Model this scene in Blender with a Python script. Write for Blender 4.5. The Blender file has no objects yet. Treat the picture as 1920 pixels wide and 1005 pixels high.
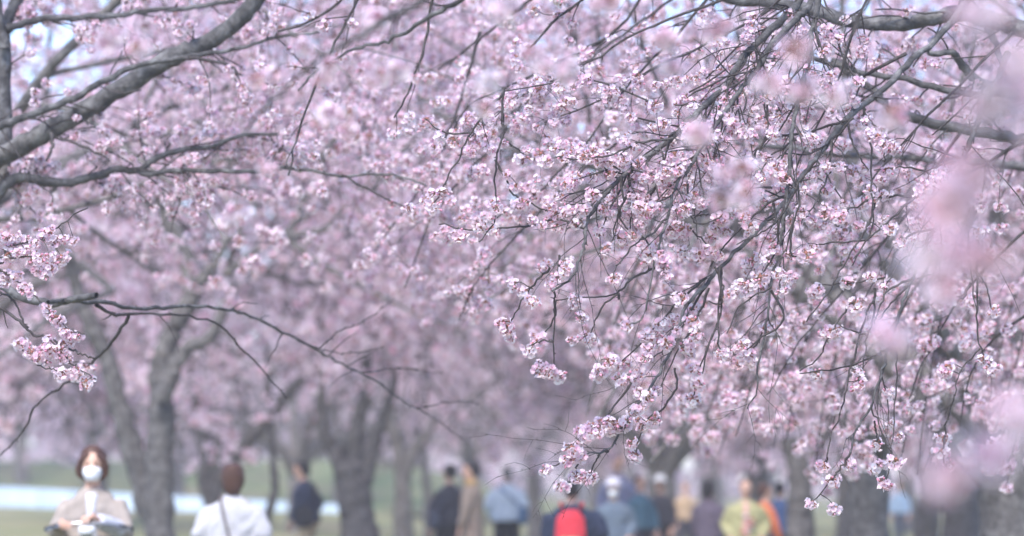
import bpy, bmesh, math, random
import numpy as np
from mathutils import Vector, Matrix, Euler

# ------------------------------------------------------------------ camera, light, exposure
S = bpy.context.scene
C = S.collection
CAM_H = 1.5
F_PX = 7200.0                       # focal length in photo pixels (135 mm on 36 mm)
TILT = math.atan((895 - 502.5) / F_PX)
cam_d = bpy.data.cameras.new('camera')
cam = bpy.data.objects.new('camera', cam_d)
C.objects.link(cam)
cam.location = (0, 0, CAM_H)
cam.rotation_euler = (math.pi / 2 + TILT, 0, 0)
cam_d.lens = 135
cam_d.sensor_width = 36
cam_d.clip_start = 0.1
cam_d.clip_end = 3000
cam_d.dof.use_dof = True
cam_d.dof.focus_distance = 16.6
cam_d.dof.aperture_fstop = 2.15
S.camera = cam

SUN_EL, SUN_AZ = math.radians(52), math.radians(200)      # azimuth measured from +Y towards +X
w = bpy.data.worlds.new('World')
S.world = w
w.use_nodes = True
nt = w.node_tree
nt.nodes.clear()
sky = nt.nodes.new('ShaderNodeTexSky')
sky.sky_type = 'NISHITA'
sky.sun_disc = False
sky.sun_elevation = SUN_EL
sky.sun_rotation = SUN_AZ
sky.air_density = 1.0
sky.dust_density = 0.0
sky.ozone_density = 1.0
sky.altitude = 1800
bg = nt.nodes.new('ShaderNodeBackground')
bg.inputs['Strength'].default_value = 0.122
wo = nt.nodes.new('ShaderNodeOutputWorld')
clear = nt.nodes.new('ShaderNodeMix'); clear.data_type = 'RGBA'; clear.blend_type = 'MULTIPLY'; clear.inputs[0].default_value = 1.0
clear.inputs[7].default_value = (0.86, 0.91, 1.08, 1)          # a clearer, bluer spring sky
nt.links.new(sky.outputs[0], clear.inputs[6])
nt.links.new(clear.outputs[2], bg.inputs[0])
nt.links.new(bg.outputs[0], wo.inputs[0])

sun_d = bpy.data.lights.new('sun', 'SUN')
sun_d.energy = 2.7
sun_d.angle = math.radians(25)
sun_d.color = (1.0, 0.93, 0.87)
sun = bpy.data.objects.new('sun', sun_d)
C.objects.link(sun)
sdir = Vector((math.sin(SUN_AZ) * math.cos(SUN_EL), math.cos(SUN_AZ) * math.cos(SUN_EL), math.sin(SUN_EL)))
sun.rotation_euler = sdir.to_track_quat('Z', 'Y').to_euler()
sun.location = (0, 0, 40)

S.view_settings.view_transform = 'Standard'
S.view_settings.look = 'None'
S.view_settings.exposure = 1.56
S.view_settings.gamma = 1.0
S.view_settings.use_curve_mapping = False
S.render.engine = 'CYCLES'
cy = S.cycles
cy.max_bounces = 8
cy.diffuse_bounces = 6
cy.glossy_bounces = 1
cy.transmission_bounces = 4
cy.volume_bounces = 0
cy.transparent_max_bounces = 4
cy.use_denoising = True
cy.caustics_reflective = False
cy.caustics_refractive = False
cy.sample_clamp_indirect = 4

RNG = np.random.default_rng(7)
random.seed(7)

# ------------------------------------------------------------------ helpers
CT, ST = math.cos(TILT), math.sin(TILT)


def P(px, py, D):
    """photo pixel + distance along the view axis -> world point"""
    x = (px - 960.0) / F_PX * D
    y = (502.5 - py) / F_PX * D
    return Vector((x, CT * D - ST * y, CAM_H + ST * D + CT * y))


def tag(o, label=None, cat=None, group=None, kind=None):
    if label: o['label'] = label
    if cat: o['category'] = cat
    if group: o['group'] = group
    if kind: o['kind'] = kind
    return o


def empty(name, loc, label=None, cat=None, group=None, rz=0):
    o = bpy.data.objects.new(name, None)
    C.objects.link(o)
    o.location = loc
    o.rotation_euler = (0, 0, rz)
    o.empty_display_size = 0.2
    return tag(o, label, cat, group)


def link(name, me, parent=None, keep_world=True):
    """link a mesh whose vertices are in world space (or parent space if keep_world False)"""
    o = bpy.data.objects.new(name, me)
    C.objects.link(o)
    if parent is not None:
        o.parent = parent
        if keep_world:
            o.location = (0, 0, 0)
            top = parent
            off = Vector((0, 0, 0))
            while top is not None:
                off += Vector(top.location)
                top = top.parent
            o.location = -off
    return o


def mesh_np(name, V, Q, mats, smooth=True, mi=None):
    """V Nx3, Q MxK (all faces with K corners)"""
    me = bpy.data.meshes.new(name)
    V = np.asarray(V, np.float32)
    Q = np.asarray(Q, np.int32)
    me.vertices.add(len(V))
    me.vertices.foreach_set('co', V.ravel())
    n, k = Q.shape
    me.loops.add(n * k)
    me.loops.foreach_set('vertex_index', Q.ravel())
    me.polygons.add(n)
    me.polygons.foreach_set('loop_start', np.arange(0, n * k, k, dtype=np.int32))
    if mi is not None:
        me.polygons.foreach_set('material_index', np.asarray(mi, np.int32))
    me.polygons.foreach_set('use_smooth', np.full(n, smooth))
    for m in mats: me.materials.append(m)
    me.update(calc_edges=True)
    return me


def tubes(paths, radii, sides=6):
    """paths NxKx3, radii NxK -> V, Q for N tapered tubes (closed tips)"""
    paths = np.asarray(paths, float)
    radii = np.asarray(radii, float)
    N, K, _ = paths.shape
    T = np.gradient(paths, axis=1)
    T /= np.linalg.norm(T, axis=2, keepdims=True) + 1e-9
    ref = np.array([0.31, 0.17, 0.93])
    A = np.cross(T, ref)
    A /= np.linalg.norm(A, axis=2, keepdims=True) + 1e-9
    B = np.cross(T, A)
    th = np.arange(sides) * 2 * math.pi / sides
    V = paths[:, :, None, :] + radii[:, :, None, None] * (A[:, :, None, :] * np.cos(th)[None, None, :, None] + B[:, :, None, :] * np.sin(th)[None, None, :, None])
    V = V.reshape(-1, 3)
    n = np.arange(N)[:, None, None] * K * sides
    k = np.arange(K - 1)[None, :, None] * sides
    s = np.arange(sides)[None, None, :]
    s2 = (s + 1) % sides
    Q = np.stack([n + k + s, n + k + s2, n + k + sides + s2, n + k + sides + s], axis=-1).reshape(-1, 4)
    return V, Q


class Acc:
    def __init__(self): self.V, self.Q, self.n = [], [], 0
    def add(self, V, Q):
        self.V.append(np.asarray(V)); self.Q.append(np.asarray(Q) + self.n); self.n += len(V)
    def tube(self, path, radii, sides=8): self.add(*tubes(np.array([path]), np.array([radii]), sides))
    def mesh(self, name, mats, smooth=True): return mesh_np(name, np.concatenate(self.V), np.concatenate(self.Q), mats, smooth)


def spline(pts, rad, sub=4, wob=0.0, rng=None):
    """Catmull-Rom through points, wobble for a natural line"""
    p = np.array([list(q) for q in pts], float)
    r = np.array(rad, float)
    if len(p) == 2:
        p = np.array([p[0], (p[0] + p[1]) / 2, p[1]]); r = np.array([r[0], (r[0] + r[1]) / 2, r[1]])
    e0, e1 = 2 * p[0] - p[1], 2 * p[-1] - p[-2]
    q = np.vstack([e0, p, e1])
    out, ro = [], []
    for i in range(len(p) - 1):
        a, b, c, d = q[i], q[i + 1], q[i + 2], q[i + 3]
        for t in np.arange(sub) / sub:
            out.append(0.5 * ((2 * b) + (c - a) * t + (2 * a - 5 * b + 4 * c - d) * t * t + (-a + 3 * b - 3 * c + d) * t ** 3))
            ro.append(r[i] * (1 - t) + r[i + 1] * t)
    out.append(p[-1]); ro.append(r[-1])
    out = np.array(out); ro = np.array(ro)
    if wob and rng is not None:
        nz = rng.normal(size=out.shape) * wob
        nz[0] = 0
        out += nz * (0.6 + 0.4 * ro[:, None] / ro.max())
        ro = ro * (1 + rng.normal(size=len(ro)) * 0.045)
    return out, ro


# ------------------------------------------------------------------ materials
def new_mat(name):
    m = bpy.data.materials.new(name)
    m.use_nodes = True
    return m, m.node_tree, m.node_tree.nodes.get('Principled BSDF')


def simple(name, col, rough=0.8, col2=None, scale=20, bump=0.0, metallic=0.0, stretch=(1, 1, 1)):
    m, t, b = new_mat(name)
    b.inputs['Roughness'].default_value = rough
    b.inputs['Metallic'].default_value = metallic
    b.inputs['Specular IOR Level'].default_value = 0.25
    tc = t.nodes.new('ShaderNodeTexCoord')
    mp = t.nodes.new('ShaderNodeMapping')
    mp.inputs['Scale'].default_value = stretch
    nz = t.nodes.new('ShaderNodeTexNoise')
    nz.inputs['Scale'].default_value = scale
    nz.inputs['Detail'].default_value = 4
    t.links.new(tc.outputs['Object'], mp.inputs[0]); t.links.new(mp.outputs[0], nz.inputs['Vector'])
    if col2 is None: col2 = tuple(c * 0.75 for c in col)
    rp = t.nodes.new('ShaderNodeValToRGB')
    rp.color_ramp.elements[0].position = 0.35; rp.color_ramp.elements[1].position = 0.65
    rp.color_ramp.elements[0].color = (*col2, 1); rp.color_ramp.elements[1].color = (*col, 1)
    t.links.new(nz.outputs['Fac'], rp.inputs[0]); t.links.new(rp.outputs[0], b.inputs['Base Color'])
    if bump:
        bp = t.nodes.new('ShaderNodeBump')
        bp.inputs['Strength'].default_value = bump; bp.inputs['Distance'].default_value = 0.01
        t.links.new(nz.outputs['Fac'], bp.inputs['Height']); t.links.new(bp.outputs[0], b.inputs['Normal'])
    return m


def petal_mat(name, ca, cb, trans=0.52):
    m = bpy.data.materials.new(name)
    m.use_nodes = True
    t = m.node_tree
    t.nodes.clear()
    out = t.nodes.new('ShaderNodeOutputMaterial')
    geo = t.nodes.new('ShaderNodeNewGeometry')
    nz = t.nodes.new('ShaderNodeTexNoise'); nz.inputs['Scale'].default_value = 9.0; nz.inputs['Detail'].default_value = 2
    nz2 = t.nodes.new('ShaderNodeTexNoise'); nz2.inputs['Scale'].default_value = 55.0
    t.links.new(geo.outputs['Position'], nz.inputs['Vector']); t.links.new(geo.outputs['Position'], nz2.inputs['Vector'])
    ad = t.nodes.new('ShaderNodeMath'); ad.operation = 'ADD'
    t.links.new(nz.outputs['Fac'], ad.inputs[0]); t.links.new(nz2.outputs['Fac'], ad.inputs[1])
    rp = t.nodes.new('ShaderNodeValToRGB')
    rp.color_ramp.elements[0].position = 0.42; rp.color_ramp.elements[1].position = 0.60
    rp.color_ramp.elements[0].color = (*ca, 1); rp.color_ramp.elements[1].color = (*cb, 1)
    hf = t.nodes.new('ShaderNodeMath'); hf.operation = 'MULTIPLY'; hf.inputs[1].default_value = 0.5
    t.links.new(ad.outputs[0], hf.inputs[0]); t.links.new(hf.outputs[0], rp.inputs[0])
    d = t.nodes.new('ShaderNodeBsdfDiffuse'); tr = t.nodes.new('ShaderNodeBsdfTranslucent')
    t.links.new(rp.outputs[0], d.inputs[0]); t.links.new(rp.outputs[0], tr.inputs[0])
    mx = t.nodes.new('ShaderNodeMixShader'); mx.inputs[0].default_value = trans
    t.links.new(d.outputs[0], mx.inputs[1]); t.links.new(tr.outputs[0], mx.inputs[2])
    t.links.new(mx.outputs[0], out.inputs[0])
    return m


def bark_mat(name, c0, c1, c2):
    m, t, b = new_mat(name)
    b.inputs['Roughness'].default_value = 0.85
    b.inputs['Specular IOR Level'].default_value = 0.2
    geo = t.nodes.new('ShaderNodeNewGeometry')
    n1 = t.nodes.new('ShaderNodeTexNoise'); n1.inputs['Scale'].default_value = 14; n1.inputs['Detail'].default_value = 6; n1.inputs['Roughness'].default_value = 0.65
    n2 = t.nodes.new('ShaderNodeTexNoise'); n2.inputs['Scale'].default_value = 70; n2.inputs['Detail'].default_value = 3
    t.links.new(geo.outputs['Position'], n1.inputs['Vector']); t.links.new(geo.outputs['Position'], n2.inputs['Vector'])
    rp = t.nodes.new('ShaderNodeValToRGB')
    e = rp.color_ramp.elements
    e[0].position = 0.33; e[0].color = (*c0, 1); e[1].position = 0.7; e[1].color = (*c2, 1)
    k = e.new(0.5); k.color = (*c1, 1)
    t.links.new(n1.outputs['Fac'], rp.inputs[0]); t.links.new(rp.outputs[0], b.inputs['Base Color'])
    ad = t.nodes.new('ShaderNodeMath'); ad.operation = 'ADD'
    t.links.new(n1.outputs['Fac'], ad.inputs[0]); t.links.new(n2.outputs['Fac'], ad.inputs[1])
    bp = t.nodes.new('ShaderNodeBump'); bp.inputs['Strength'].default_value = 0.7; bp.inputs['Distance'].default_value = 0.012
    t.links.new(ad.outputs[0], bp.inputs['Height']); t.links.new(bp.outputs[0], b.inputs['Normal'])
    return m


M_BARK = bark_mat('cherry_bark', (0.065, 0.060, 0.058), (0.130, 0.120, 0.115), (0.25, 0.235, 0.225))
M_LIMB = bark_mat('limb_bark', (0.035, 0.034, 0.035), (0.085, 0.082, 0.083), (0.20, 0.197, 0.198))
M_TWIG = bark_mat('twig_bark', (0.034, 0.028, 0.028), (0.060, 0.052, 0.052), (0.11, 0.10, 0.10))
M_PETAL = petal_mat('petal_pale', (0.89, 0.735, 0.825), (0.93, 0.875, 0.91))
M_PETAL2 = petal_mat('petal_rose', (0.86, 0.60, 0.72), (0.90, 0.75, 0.83))
M_BUD = petal_mat('bud_pink', (0.66, 0.28, 0.40), (0.80, 0.48, 0.60), 0.2)
M_CALYX = simple('calyx_brown', (0.36, 0.15, 0.12), 0.7, (0.22, 0.09, 0.07), 60)
M_PEDI = simple('pedicel_olive', (0.22, 0.15, 0.07), 0.7, (0.14, 0.08, 0.05), 60)
BLOSSOM_MATS = [M_PETAL, M_PETAL2, M_BUD, M_CALYX, M_PEDI]

# ------------------------------------------------------------------ setting: ground, bank
def ground():
    # one sheet, finer near, reaching the horizon; rises a little on the far left
    ys = np.concatenate([np.linspace(-30, 160, 96), np.linspace(170, 900, 24)])
    xs = np.concatenate([np.linspace(-400, -45, 10), np.linspace(-40, 40, 81), np.linspace(45, 400, 10)])
    X, Y = np.meshgrid(xs, ys)
    rng = np.random.default_rng(3)
    Z = 0.03 * np.sin(X * 0.7 + 1.3) * np.sin(Y * 0.31) + rng.normal(size=X.shape) * 0.012
    k = np.clip((Y - 82) / 26, 0, 1) * np.clip((-X - 1.0) / 5, 0, 1)
    Z += 0.52 * k * k * (3 - 2 * k)
    Z[Y > 170] = np.minimum(Z[Y > 170], 0.6)
    V = np.stack([X, Y, Z], -1).reshape(-1, 3)
    ny, nx = X.shape
    i, j = np.meshgrid(np.arange(ny - 1), np.arange(nx - 1), indexing='ij')
    a = i * nx + j
    Q = np.stack([a, a + 1, a + nx + 1, a + nx], -1).reshape(-1, 4)
    m = simple('spring_grass', (0.13, 0.165, 0.065), 0.95, (0.25, 0.215, 0.12), 0.35, 0.6)
    o = link('ground', mesh_np('ground', V, Q, [m]))
    tag(o, 'pale spring grass ground under the cherry trees', None, None, 'structure')
    # bank behind the barrier
    xs = np.linspace(-60, 4, 65); ys = np.linspace(0, 1, 12)
    X, T = np.meshgrid(xs, ys)
    Y = 124 + 16 * T
    prof = np.sin(np.clip(T, 0, 1) * math.pi / 2)
    Z = 0.35 + prof * 1.75 * np.clip((2 - X) / 6, 0, 1) + rng.normal(size=X.shape) * 0.04
    V = np.stack([X, Y, Z], -1).reshape(-1, 3)
    ny, nx = X.shape
    i, j = np.meshgrid(np.arange(ny - 1), np.arange(nx - 1), indexing='ij')
    a = i * nx + j
    Q = np.stack([a, a + 1, a + nx + 1, a + nx], -1).reshape(-1, 4)
    m = simple('bank_grass', (0.10, 0.15, 0.06), 0.95, (0.18, 0.17, 0.10), 0.6, 0.6)
    tag(link('grass_bank', mesh_np('bank', V, Q, [m])), 'low green grass bank behind the pale barrier', None, None, 'structure')


ground()

# ------------------------------------------------------------------ blossom cluster templates
def cluster_mesh(seed, detail=True):
    rng = np.random.default_rng(seed)
    V, F, MI = [], [], []

    def addv(p): V.append(tuple(p)); return len(V) - 1
    nfl = int(rng.integers(14, 19)) if detail else 7
    # flowers fan out from the spur mostly downwards and sideways
    dirs = []
    tries = 0
    while len(dirs) < nfl and tries < 400:
        tries += 1
        d = rng.normal(size=3)
        d /= np.linalg.norm(d)
        if d[2] > 0.42: continue
        if all(np.dot(d, e) < 0.80 for e in dirs): dirs.append(d)
    for fi, d in enumerate(dirs):
        L = rng.uniform(0.020, 0.031)
        c = d * L + np.array([0, 0, -0.008])
        ax = d * 0.8 + rng.normal(size=3) * 0.35 + np.array([0, 0, -0.1])
        ax /= np.linalg.norm(ax)
        a = np.cross(ax, [0.3, 0.5, 0.8]); a /= np.linalg.norm(a)
        b = np.cross(ax, a)
        R = rng.uniform(0.0120, 0.0155)
        cup = rng.uniform(0.15, 0.75)
        matp = 0 if rng.random() < 0.72 else 1
        bud = rng.random() < 0.10
        # pedicel
        p0 = np.zeros(3); sd = 3
        ring = []
        for p, rr in ((p0, 0.0015), (c * 0.55 + np.array([0, 0, 0.002]), 0.0012), (c - ax * 0.004, 0.0015)):
            ring.append([addv(p + rr * (a * math.cos(t) + b * math.sin(t))) for t in (0, 2.1, 4.2)])
        for q in range(2):
            for s in range(3):
                F.append((ring[q][s], ring[q][(s + 1) % 3], ring[q + 1][(s + 1) % 3], ring[q + 1][s])); MI.append(4)
        # calyx: little cone
        tip = addv(c - ax * 0.012)
        rg = [addv(c + ax * 0.0005 + 0.0042 * (a * math.cos(t) + b * math.sin(t))) for t in np.arange(5) * 1.2566]
        for s in range(5): F.append((tip, rg[(s + 1) % 5], rg[s])); MI.append(3)
        if bud:
            r1 = [addv(c + ax * 0.004 + 0.0052 * (a * math.cos(t) + b * math.sin(t))) for t in np.arange(5) * 1.2566]
            r2 = [addv(c + ax * 0.010 + 0.0045 * (a * math.cos(t) + b * math.sin(t))) for t in np.arange(5) * 1.2566]
            tp = addv(c + ax * 0.014)
            for s in range(5):
                F.append((rg[s], rg[(s + 1) % 5], r1[(s + 1) % 5], r1[s])); MI.append(2)
                F.append((r1[s], r1[(s + 1) % 5], r2[(s + 1) % 5], r2[s])); MI.append(2)
                F.append((r2[s], r2[(s + 1) % 5], tp)); MI.append(2)
            continue
        # stamens: small deep pink centre
        sc = addv(c + ax * 0.0045)
        sr = [addv(c + ax * 0.0015 + 0.0028 * (a * math.cos(t) + b * math.sin(t))) for t in np.arange(5) * 1.2566 + 0.6]
        for s in range(5): F.append((sc, sr[s], sr[(s + 1) % 5])); MI.append(2)
        layers = 2 if rng.random() < 0.45 else 1
        for ly in range(layers):
            off = rng.uniform(0, 6.28)
            Rl = R * (1.0 if ly == 0 else 0.72); cu = cup + 0.45 * ly
            for k in range(5):
                th = off + k * 1.2566 + rng.normal() * 0.07
                cp = cu + rng.normal() * 0.14
                ca, sa = math.cos(th), math.sin(th)
                rad = a * ca + b * sa
                tan = -a * sa + b * ca

                def pt(r, wdt, h): return c + rad * r * Rl + tan * wdt * Rl + ax * (h * Rl + 0.001)
                i0 = addv(pt(0.10, 0, 0))
                i1 = addv(pt(0.45, -0.40, cp * 0.34)); i2 = addv(pt(0.88, -0.44, cp * 0.85 + rng.normal() * 0.06))
                i3 = addv(pt(1.02, -0.12, cp * 0.95)); i4 = addv(pt(0.90, 0.0, cp * 0.78))
                i5 = addv(pt(1.02, 0.12, cp * 0.95)); i6 = addv(pt(0.88, 0.44, cp * 0.85 + rng.normal() * 0.06)); i7 = addv(pt(0.45, 0.40, cp * 0.34))
                im = addv(pt(0.52, 0, cp * 0.22))
                for f in ((i0, i1, im), (i1, i2, i3, im), (im, i3, i4), (im, i4, i5), (im, i5, i6, i7), (i0, im, i7)):
                    F.append(f); MI.append(matp)
    # spur: scaly brown knot at the top
    top = addv((0, 0, 0.010)); bot = addv((0, 0, -0.006))
    rg = [addv((0.0085 * math.cos(t), 0.0085 * math.sin(t), 0.001 * (-1) ** i)) for i, t in enumerate(np.arange(5) * 1.2566)]
    for s in range(5):
        F.append((top, rg[s], rg[(s + 1) % 5])); MI.append(3)
        F.append((bot, rg[(s + 1) % 5], rg[s])); MI.append(3)
    me = bpy.data.meshes.new('blossom_cluster')
    me.from_pydata(V, [], F)
    for m in BLOSSOM_MATS: me.materials.append(m)
    me.polygons.foreach_set('material_index', MI)
    me.polygons.foreach_set('use_smooth', [mm in (0, 1) for mm in MI])
    me.update()
    return me


CL = [cluster_mesh(100 + i) for i in range(7)]

# geometry-node scatter for blossom masses that are stuff
SRC = []          # source objects (linked later as the first real clusters of the near tree)


def gn_group(sources):
    g = bpy.data.node_groups.new('blossom_scatter', 'GeometryNodeTree')
    g.interface.new_socket('Geometry', in_out='INPUT', socket_type='NodeSocketGeometry')
    g.interface.new_socket('Geometry', in_out='OUTPUT', socket_type='NodeSocketGeometry')
    N, L = g.nodes, g.links
    gi, go = N.new('NodeGroupInput'), N.new('NodeGroupOutput')
    iop = N.new('GeometryNodeInstanceOnPoints')
    j = N.new('GeometryNodeJoinGeometry')
    for s in sources:
        oi = N.new('GeometryNodeObjectInfo'); oi.inputs['Object'].default_value = s; oi.inputs['As Instance'].default_value = False
        gti = N.new('GeometryNodeGeometryToInstance')
        L.new(oi.outputs['Geometry'], gti.inputs[0]); L.new(gti.outputs[0], j.inputs[0])
    def attr(nm, ty):
        a = N.new('GeometryNodeInputNamedAttribute'); a.data_type = ty; a.inputs['Name'].default_value = nm; return a.outputs[0]
    e2r = N.new('FunctionNodeEulerToRotation')
    L.new(attr('rot', 'FLOAT_VECTOR'), e2r.inputs[0])
    L.new(gi.outputs[0], iop.inputs['Points']); L.new(j.outputs[0], iop.inputs['Instance'])
    iop.inputs['Pick Instance'].default_value = True
    L.new(attr('pick', 'INT'), iop.inputs['Instance Index'])
    L.new(e2r.outputs[0], iop.inputs['Rotation'])
    L.new(attr('scl', 'FLOAT'), iop.inputs['Scale'])
    L.new(iop.outputs[0], go.inputs[0])
    return g


GN = {}


def scatter(name, pts, parent, rng, smin=0.8, smax=1.25, tilt=0.7, mats=None):
    pts = np.asarray(pts, np.float32)
    me = bpy.data.meshes.new(name)
    me.vertices.add(len(pts))
    me.vertices.foreach_set('co', pts.ravel())
    n = len(pts)
    a = me.attributes.new('rot', 'FLOAT_VECTOR', 'POINT')
    rot = np.stack([rng.normal(size=n) * tilt, rng.normal(size=n) * tilt, rng.uniform(0, 6.28, n)], 1).astype(np.float32)
    a.data.foreach_set('vector', rot.ravel())
    a = me.attributes.new('scl', 'FLOAT', 'POINT'); a.data.foreach_set('value', rng.uniform(smin, smax, n).astype(np.float32))
    a = me.attributes.new('pick', 'INT', 'POINT'); a.data.foreach_set('value', rng.integers(0, len(CL), n).astype(np.int32))
    me.update()
    for m in BLOSSOM_MATS: me.materials.append(m)
    o = link(name, me, parent)
    md = o.modifiers.new('scatter', 'NODES')
    md.node_group = GN['g']
    o['kind'] = 'stuff'
    return o


# ------------------------------------------------------------------ growth
def unit(v): return v / (np.linalg.norm(v, axis=-1, keepdims=True) + 1e-9)


def grow(paths, rad, per, length, K, rng, t0=0.2, spread=0.9, droop=0.25, up=0.0, r_scale=0.5, rmin=0.0015, jit=0.12, tpow=1.0):
    """children along parent tubes. returns paths, radii"""
    N, KP, _ = paths.shape
    n = N * per
    par = np.repeat(np.arange(N), per)
    t = t0 + (1 - t0) * rng.random(n) ** tpow
    f = t * (KP - 1)
    i = np.minimum(f.astype(int), KP - 2)
    w_ = (f - i)[:, None]
    st = paths[par, i] * (1 - w_) + paths[par, i + 1] * w_
    tan = unit(paths[par, i + 1] - paths[par, i])
    r0 = rad[par, i] * (1 - w_[:, 0]) + rad[par, i + 1] * w_[:, 0]
    side = rng.normal(size=(n, 3)); side -= tan * (side * tan).sum(1, keepdims=True); side = unit(side)
    d = unit(tan * (1 - spread * 0.45) + side * spread + np.array([0, 0, up]))
    L = rng.uniform(length[0], length[1], n) * (1.15 - 0.4 * t)
    out = np.zeros((n, K, 3)); out[:, 0] = st
    seg = (L / (K - 1))[:, None]
    for k in range(1, K):
        d = unit(d + np.array([0, 0, -droop]) / (K - 1) + rng.normal(size=(n, 3)) * jit)
        out[:, k] = out[:, k - 1] + d * seg
    rs = np.maximum(np.minimum(r0 * r_scale, r0 * 0.9), rmin)
    rr = rs[:, None] * np.linspace(1, 0.35, K)[None, :]
    return out, np.maximum(rr, rmin * 0.6)


def along(paths, per, rng, t0=0.0, jit=0.015):
    N, K, _ = paths.shape
    n = N * per
    par = np.repeat(np.arange(N), per)
    t = t0 + (1 - t0) * rng.random(n)
    f = t * (K - 1); i = np.minimum(f.astype(int), K - 2); w_ = (f - i)[:, None]
    return paths[par, i] * (1 - w_) + paths[par, i + 1] * w_ + rng.normal(size=(n, 3)) * jit


def in_view(p, margin=60, ymin=-80, ymax=1040):
    """rough test used only to choose which clusters become parts of their own"""
    x, y, z = p[:, 0], p[:, 1], p[:, 2] - CAM_H
    D = y * CT + z * ST
    v = -y * ST + z * CT
    px = 960 + x / D * F_PX; py = 502.5 - v / D * F_PX
    return px, py, D


def tree_skeleton(rng, height=8.0, reach=4.5, n_limb=5, fork=1.7, r0=0.22, lean=(0, 0), limb_r=0.62):
    trunk = Acc()
    base = np.array([[0, 0, -0.15], [lean[0] * 0.3, lean[1] * 0.3, fork * 0.5], [lean[0], lean[1], fork], [lean[0] * 1.4, lean[1] * 1.4, fork + 0.35]])
    p, r = spline(base, [r0 * 1.25, r0, r0 * 0.95, r0 * 0.55], 5, 0.01, rng)
    r[0] *= 1.25; r[1] *= 1.1
    trunk.tube(p, r, 14)
    K = 9
    limbs = np.zeros((n_limb, K, 3)); lr = np.zeros((n_limb, K))
    for i in range(n_limb):
        a = 2 * math.pi * (i + rng.uniform(-0.3, 0.3)) / n_limb
        out = np.array([math.cos(a), math.sin(a), 0])
        st = base[2] + out * 0.05 + np.array([0, 0, rng.uniform(-0.25, 0.2)])
        d = out * 0.75 + np.array([0, 0, 1.0]) + rng.normal(size=3) * 0.15
        if i == 0: d = np.array([0.15, 0.1, 1.2])
        L = math.hypot(reach, height - fork) * rng.uniform(0.72, 0.95)
        p_ = st.copy()
        for k in range(K):
            limbs[i, k] = p_
            d = d / np.linalg.norm(d)
            d = d + out * 0.13 + np.array([0, 0, -0.03 * k / K]) + rng.normal(size=3) * 0.11
            p_ = p_ + d / np.linalg.norm(d) * L / (K - 1)
        lr[i] = np.linspace(r0 * limb_r, 0.018, K)
    for i in range(n_limb): 
        q, rr = spline(limbs[i], lr[i], 2, 0.008, rng)
        trunk.tube(q, rr, 10)
    return trunk, limbs, lr


def tree_branches(limbs, lr, rng, k1=8, k2=9, k3=4, L1=(1.6, 2.8), L2=(0.7, 1.3), L3=(0.25, 0.6), droop=0.5):
    b1, r1 = grow(limbs, lr, k1, L1, 6, rng, 0.22, 0.95, 0.25, 0.15, 0.55, 0.008)
    b2, r2 = grow(b1, r1, k2, L2, 5, rng, 0.15, 0.95, droop, 0.0, 0.5, 0.004)
    b3, r3 = grow(b2, r2, k3, L3, 4, rng, 0.15, 1.0, droop * 1.2, 0.0, 0.6, 0.0022)
    return (b1, r1), (b2, r2), (b3, r3)


def crude_cluster_mesh(pts, rng, nf=6, size=1.0):
    """far crowns: each cluster is six small cupped flowers of four triangles"""
    pts = np.asarray(pts); N = len(pts)
    th = rng.uniform(0, 6.28, (N, nf)); u = rng.uniform(-1, 0.6, (N, nf)); s = np.sqrt(1 - u * u)
    ax = np.stack([np.cos(th) * s, np.sin(th) * s, u], -1)
    c = pts[:, None, :] + ax * (rng.uniform(0.026, 0.045, (N, nf, 1)) * size)
    ref = np.array([0.3, 0.52, 0.8])
    a = unit(np.cross(ax, ref)); b = np.cross(ax, a)
    R = rng.uniform(0.018, 0.026, (N, nf, 1)) * size
    ph = rng.uniform(0, 1.57, (N, nf, 1))
    vs = [c - ax * R * 0.25]
    for k in range(4):
        an = ph + k * math.pi / 2
        vs.append(c + (a * np.cos(an) + b * np.sin(an)) * R + ax * R * 0.35)
    V = np.stack(vs, 2).reshape(-1, 3)
    base = (np.arange(N * nf) * 5)[:, None]
    F = np.concatenate([base + np.array([[0, 1 + k, 1 + (k + 1) % 4]]) for k in range(4)], 1).reshape(-1, 3)
    mi = np.repeat(rng.choice([0, 0, 0, 1, 1, 2], N * nf, p=None), 4)
    mi = np.repeat(rng.choice([0, 1, 2, 3], N * nf, p=[0.70, 0.20, 0.05, 0.05]), 4)
    return V, F, mi


FARMATS = [M_PETAL, M_PETAL2, M_BUD, M_CALYX]
TPL = []


def make_template(seed, **kw):
    rng = np.random.default_rng(seed)
    ncl = kw.pop('ncl', (5, 3)); thin = kw.pop('thin', 1)
    kb = kw.pop('kb', {})
    trunk, limbs, lr = tree_skeleton(rng, **kw)
    B1, B2, B3 = tree_branches(limbs, lr, rng, **kb)
    for q in range(len(B1[0])): pass
    trunk.add(*tubes(B1[0], B1[1], 6))
    fat = 1.0 if thin == 1 else 1.6
    tw = Acc(); tw.add(*tubes(B2[0], B2[1] * fat, 3)); tw.add(*tubes(B3[0], B3[1] * fat, 3))
    seeds = np.concatenate([along(B2[0], 2, rng, 0.1, 0.03), along(B3[0], 1, rng, 0.2, 0.03)[::2], B3[0][::2, -1]])
    seeds = seeds[(seeds[:, 2] > 1.5)][::thin]
    pts = np.repeat(seeds, 3, 0) + rng.normal(size=(len(seeds) * 3, 3)) * 0.05
    V, F, mi = crude_cluster_mesh(pts, rng, 6, 1.25)
    return (trunk.mesh('trunk', [M_BARK]), tw.mesh('twigs', [M_TWIG if thin == 1 else M_BARK]), mesh_np('crown', V, F, FARMATS, False, mi))


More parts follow.
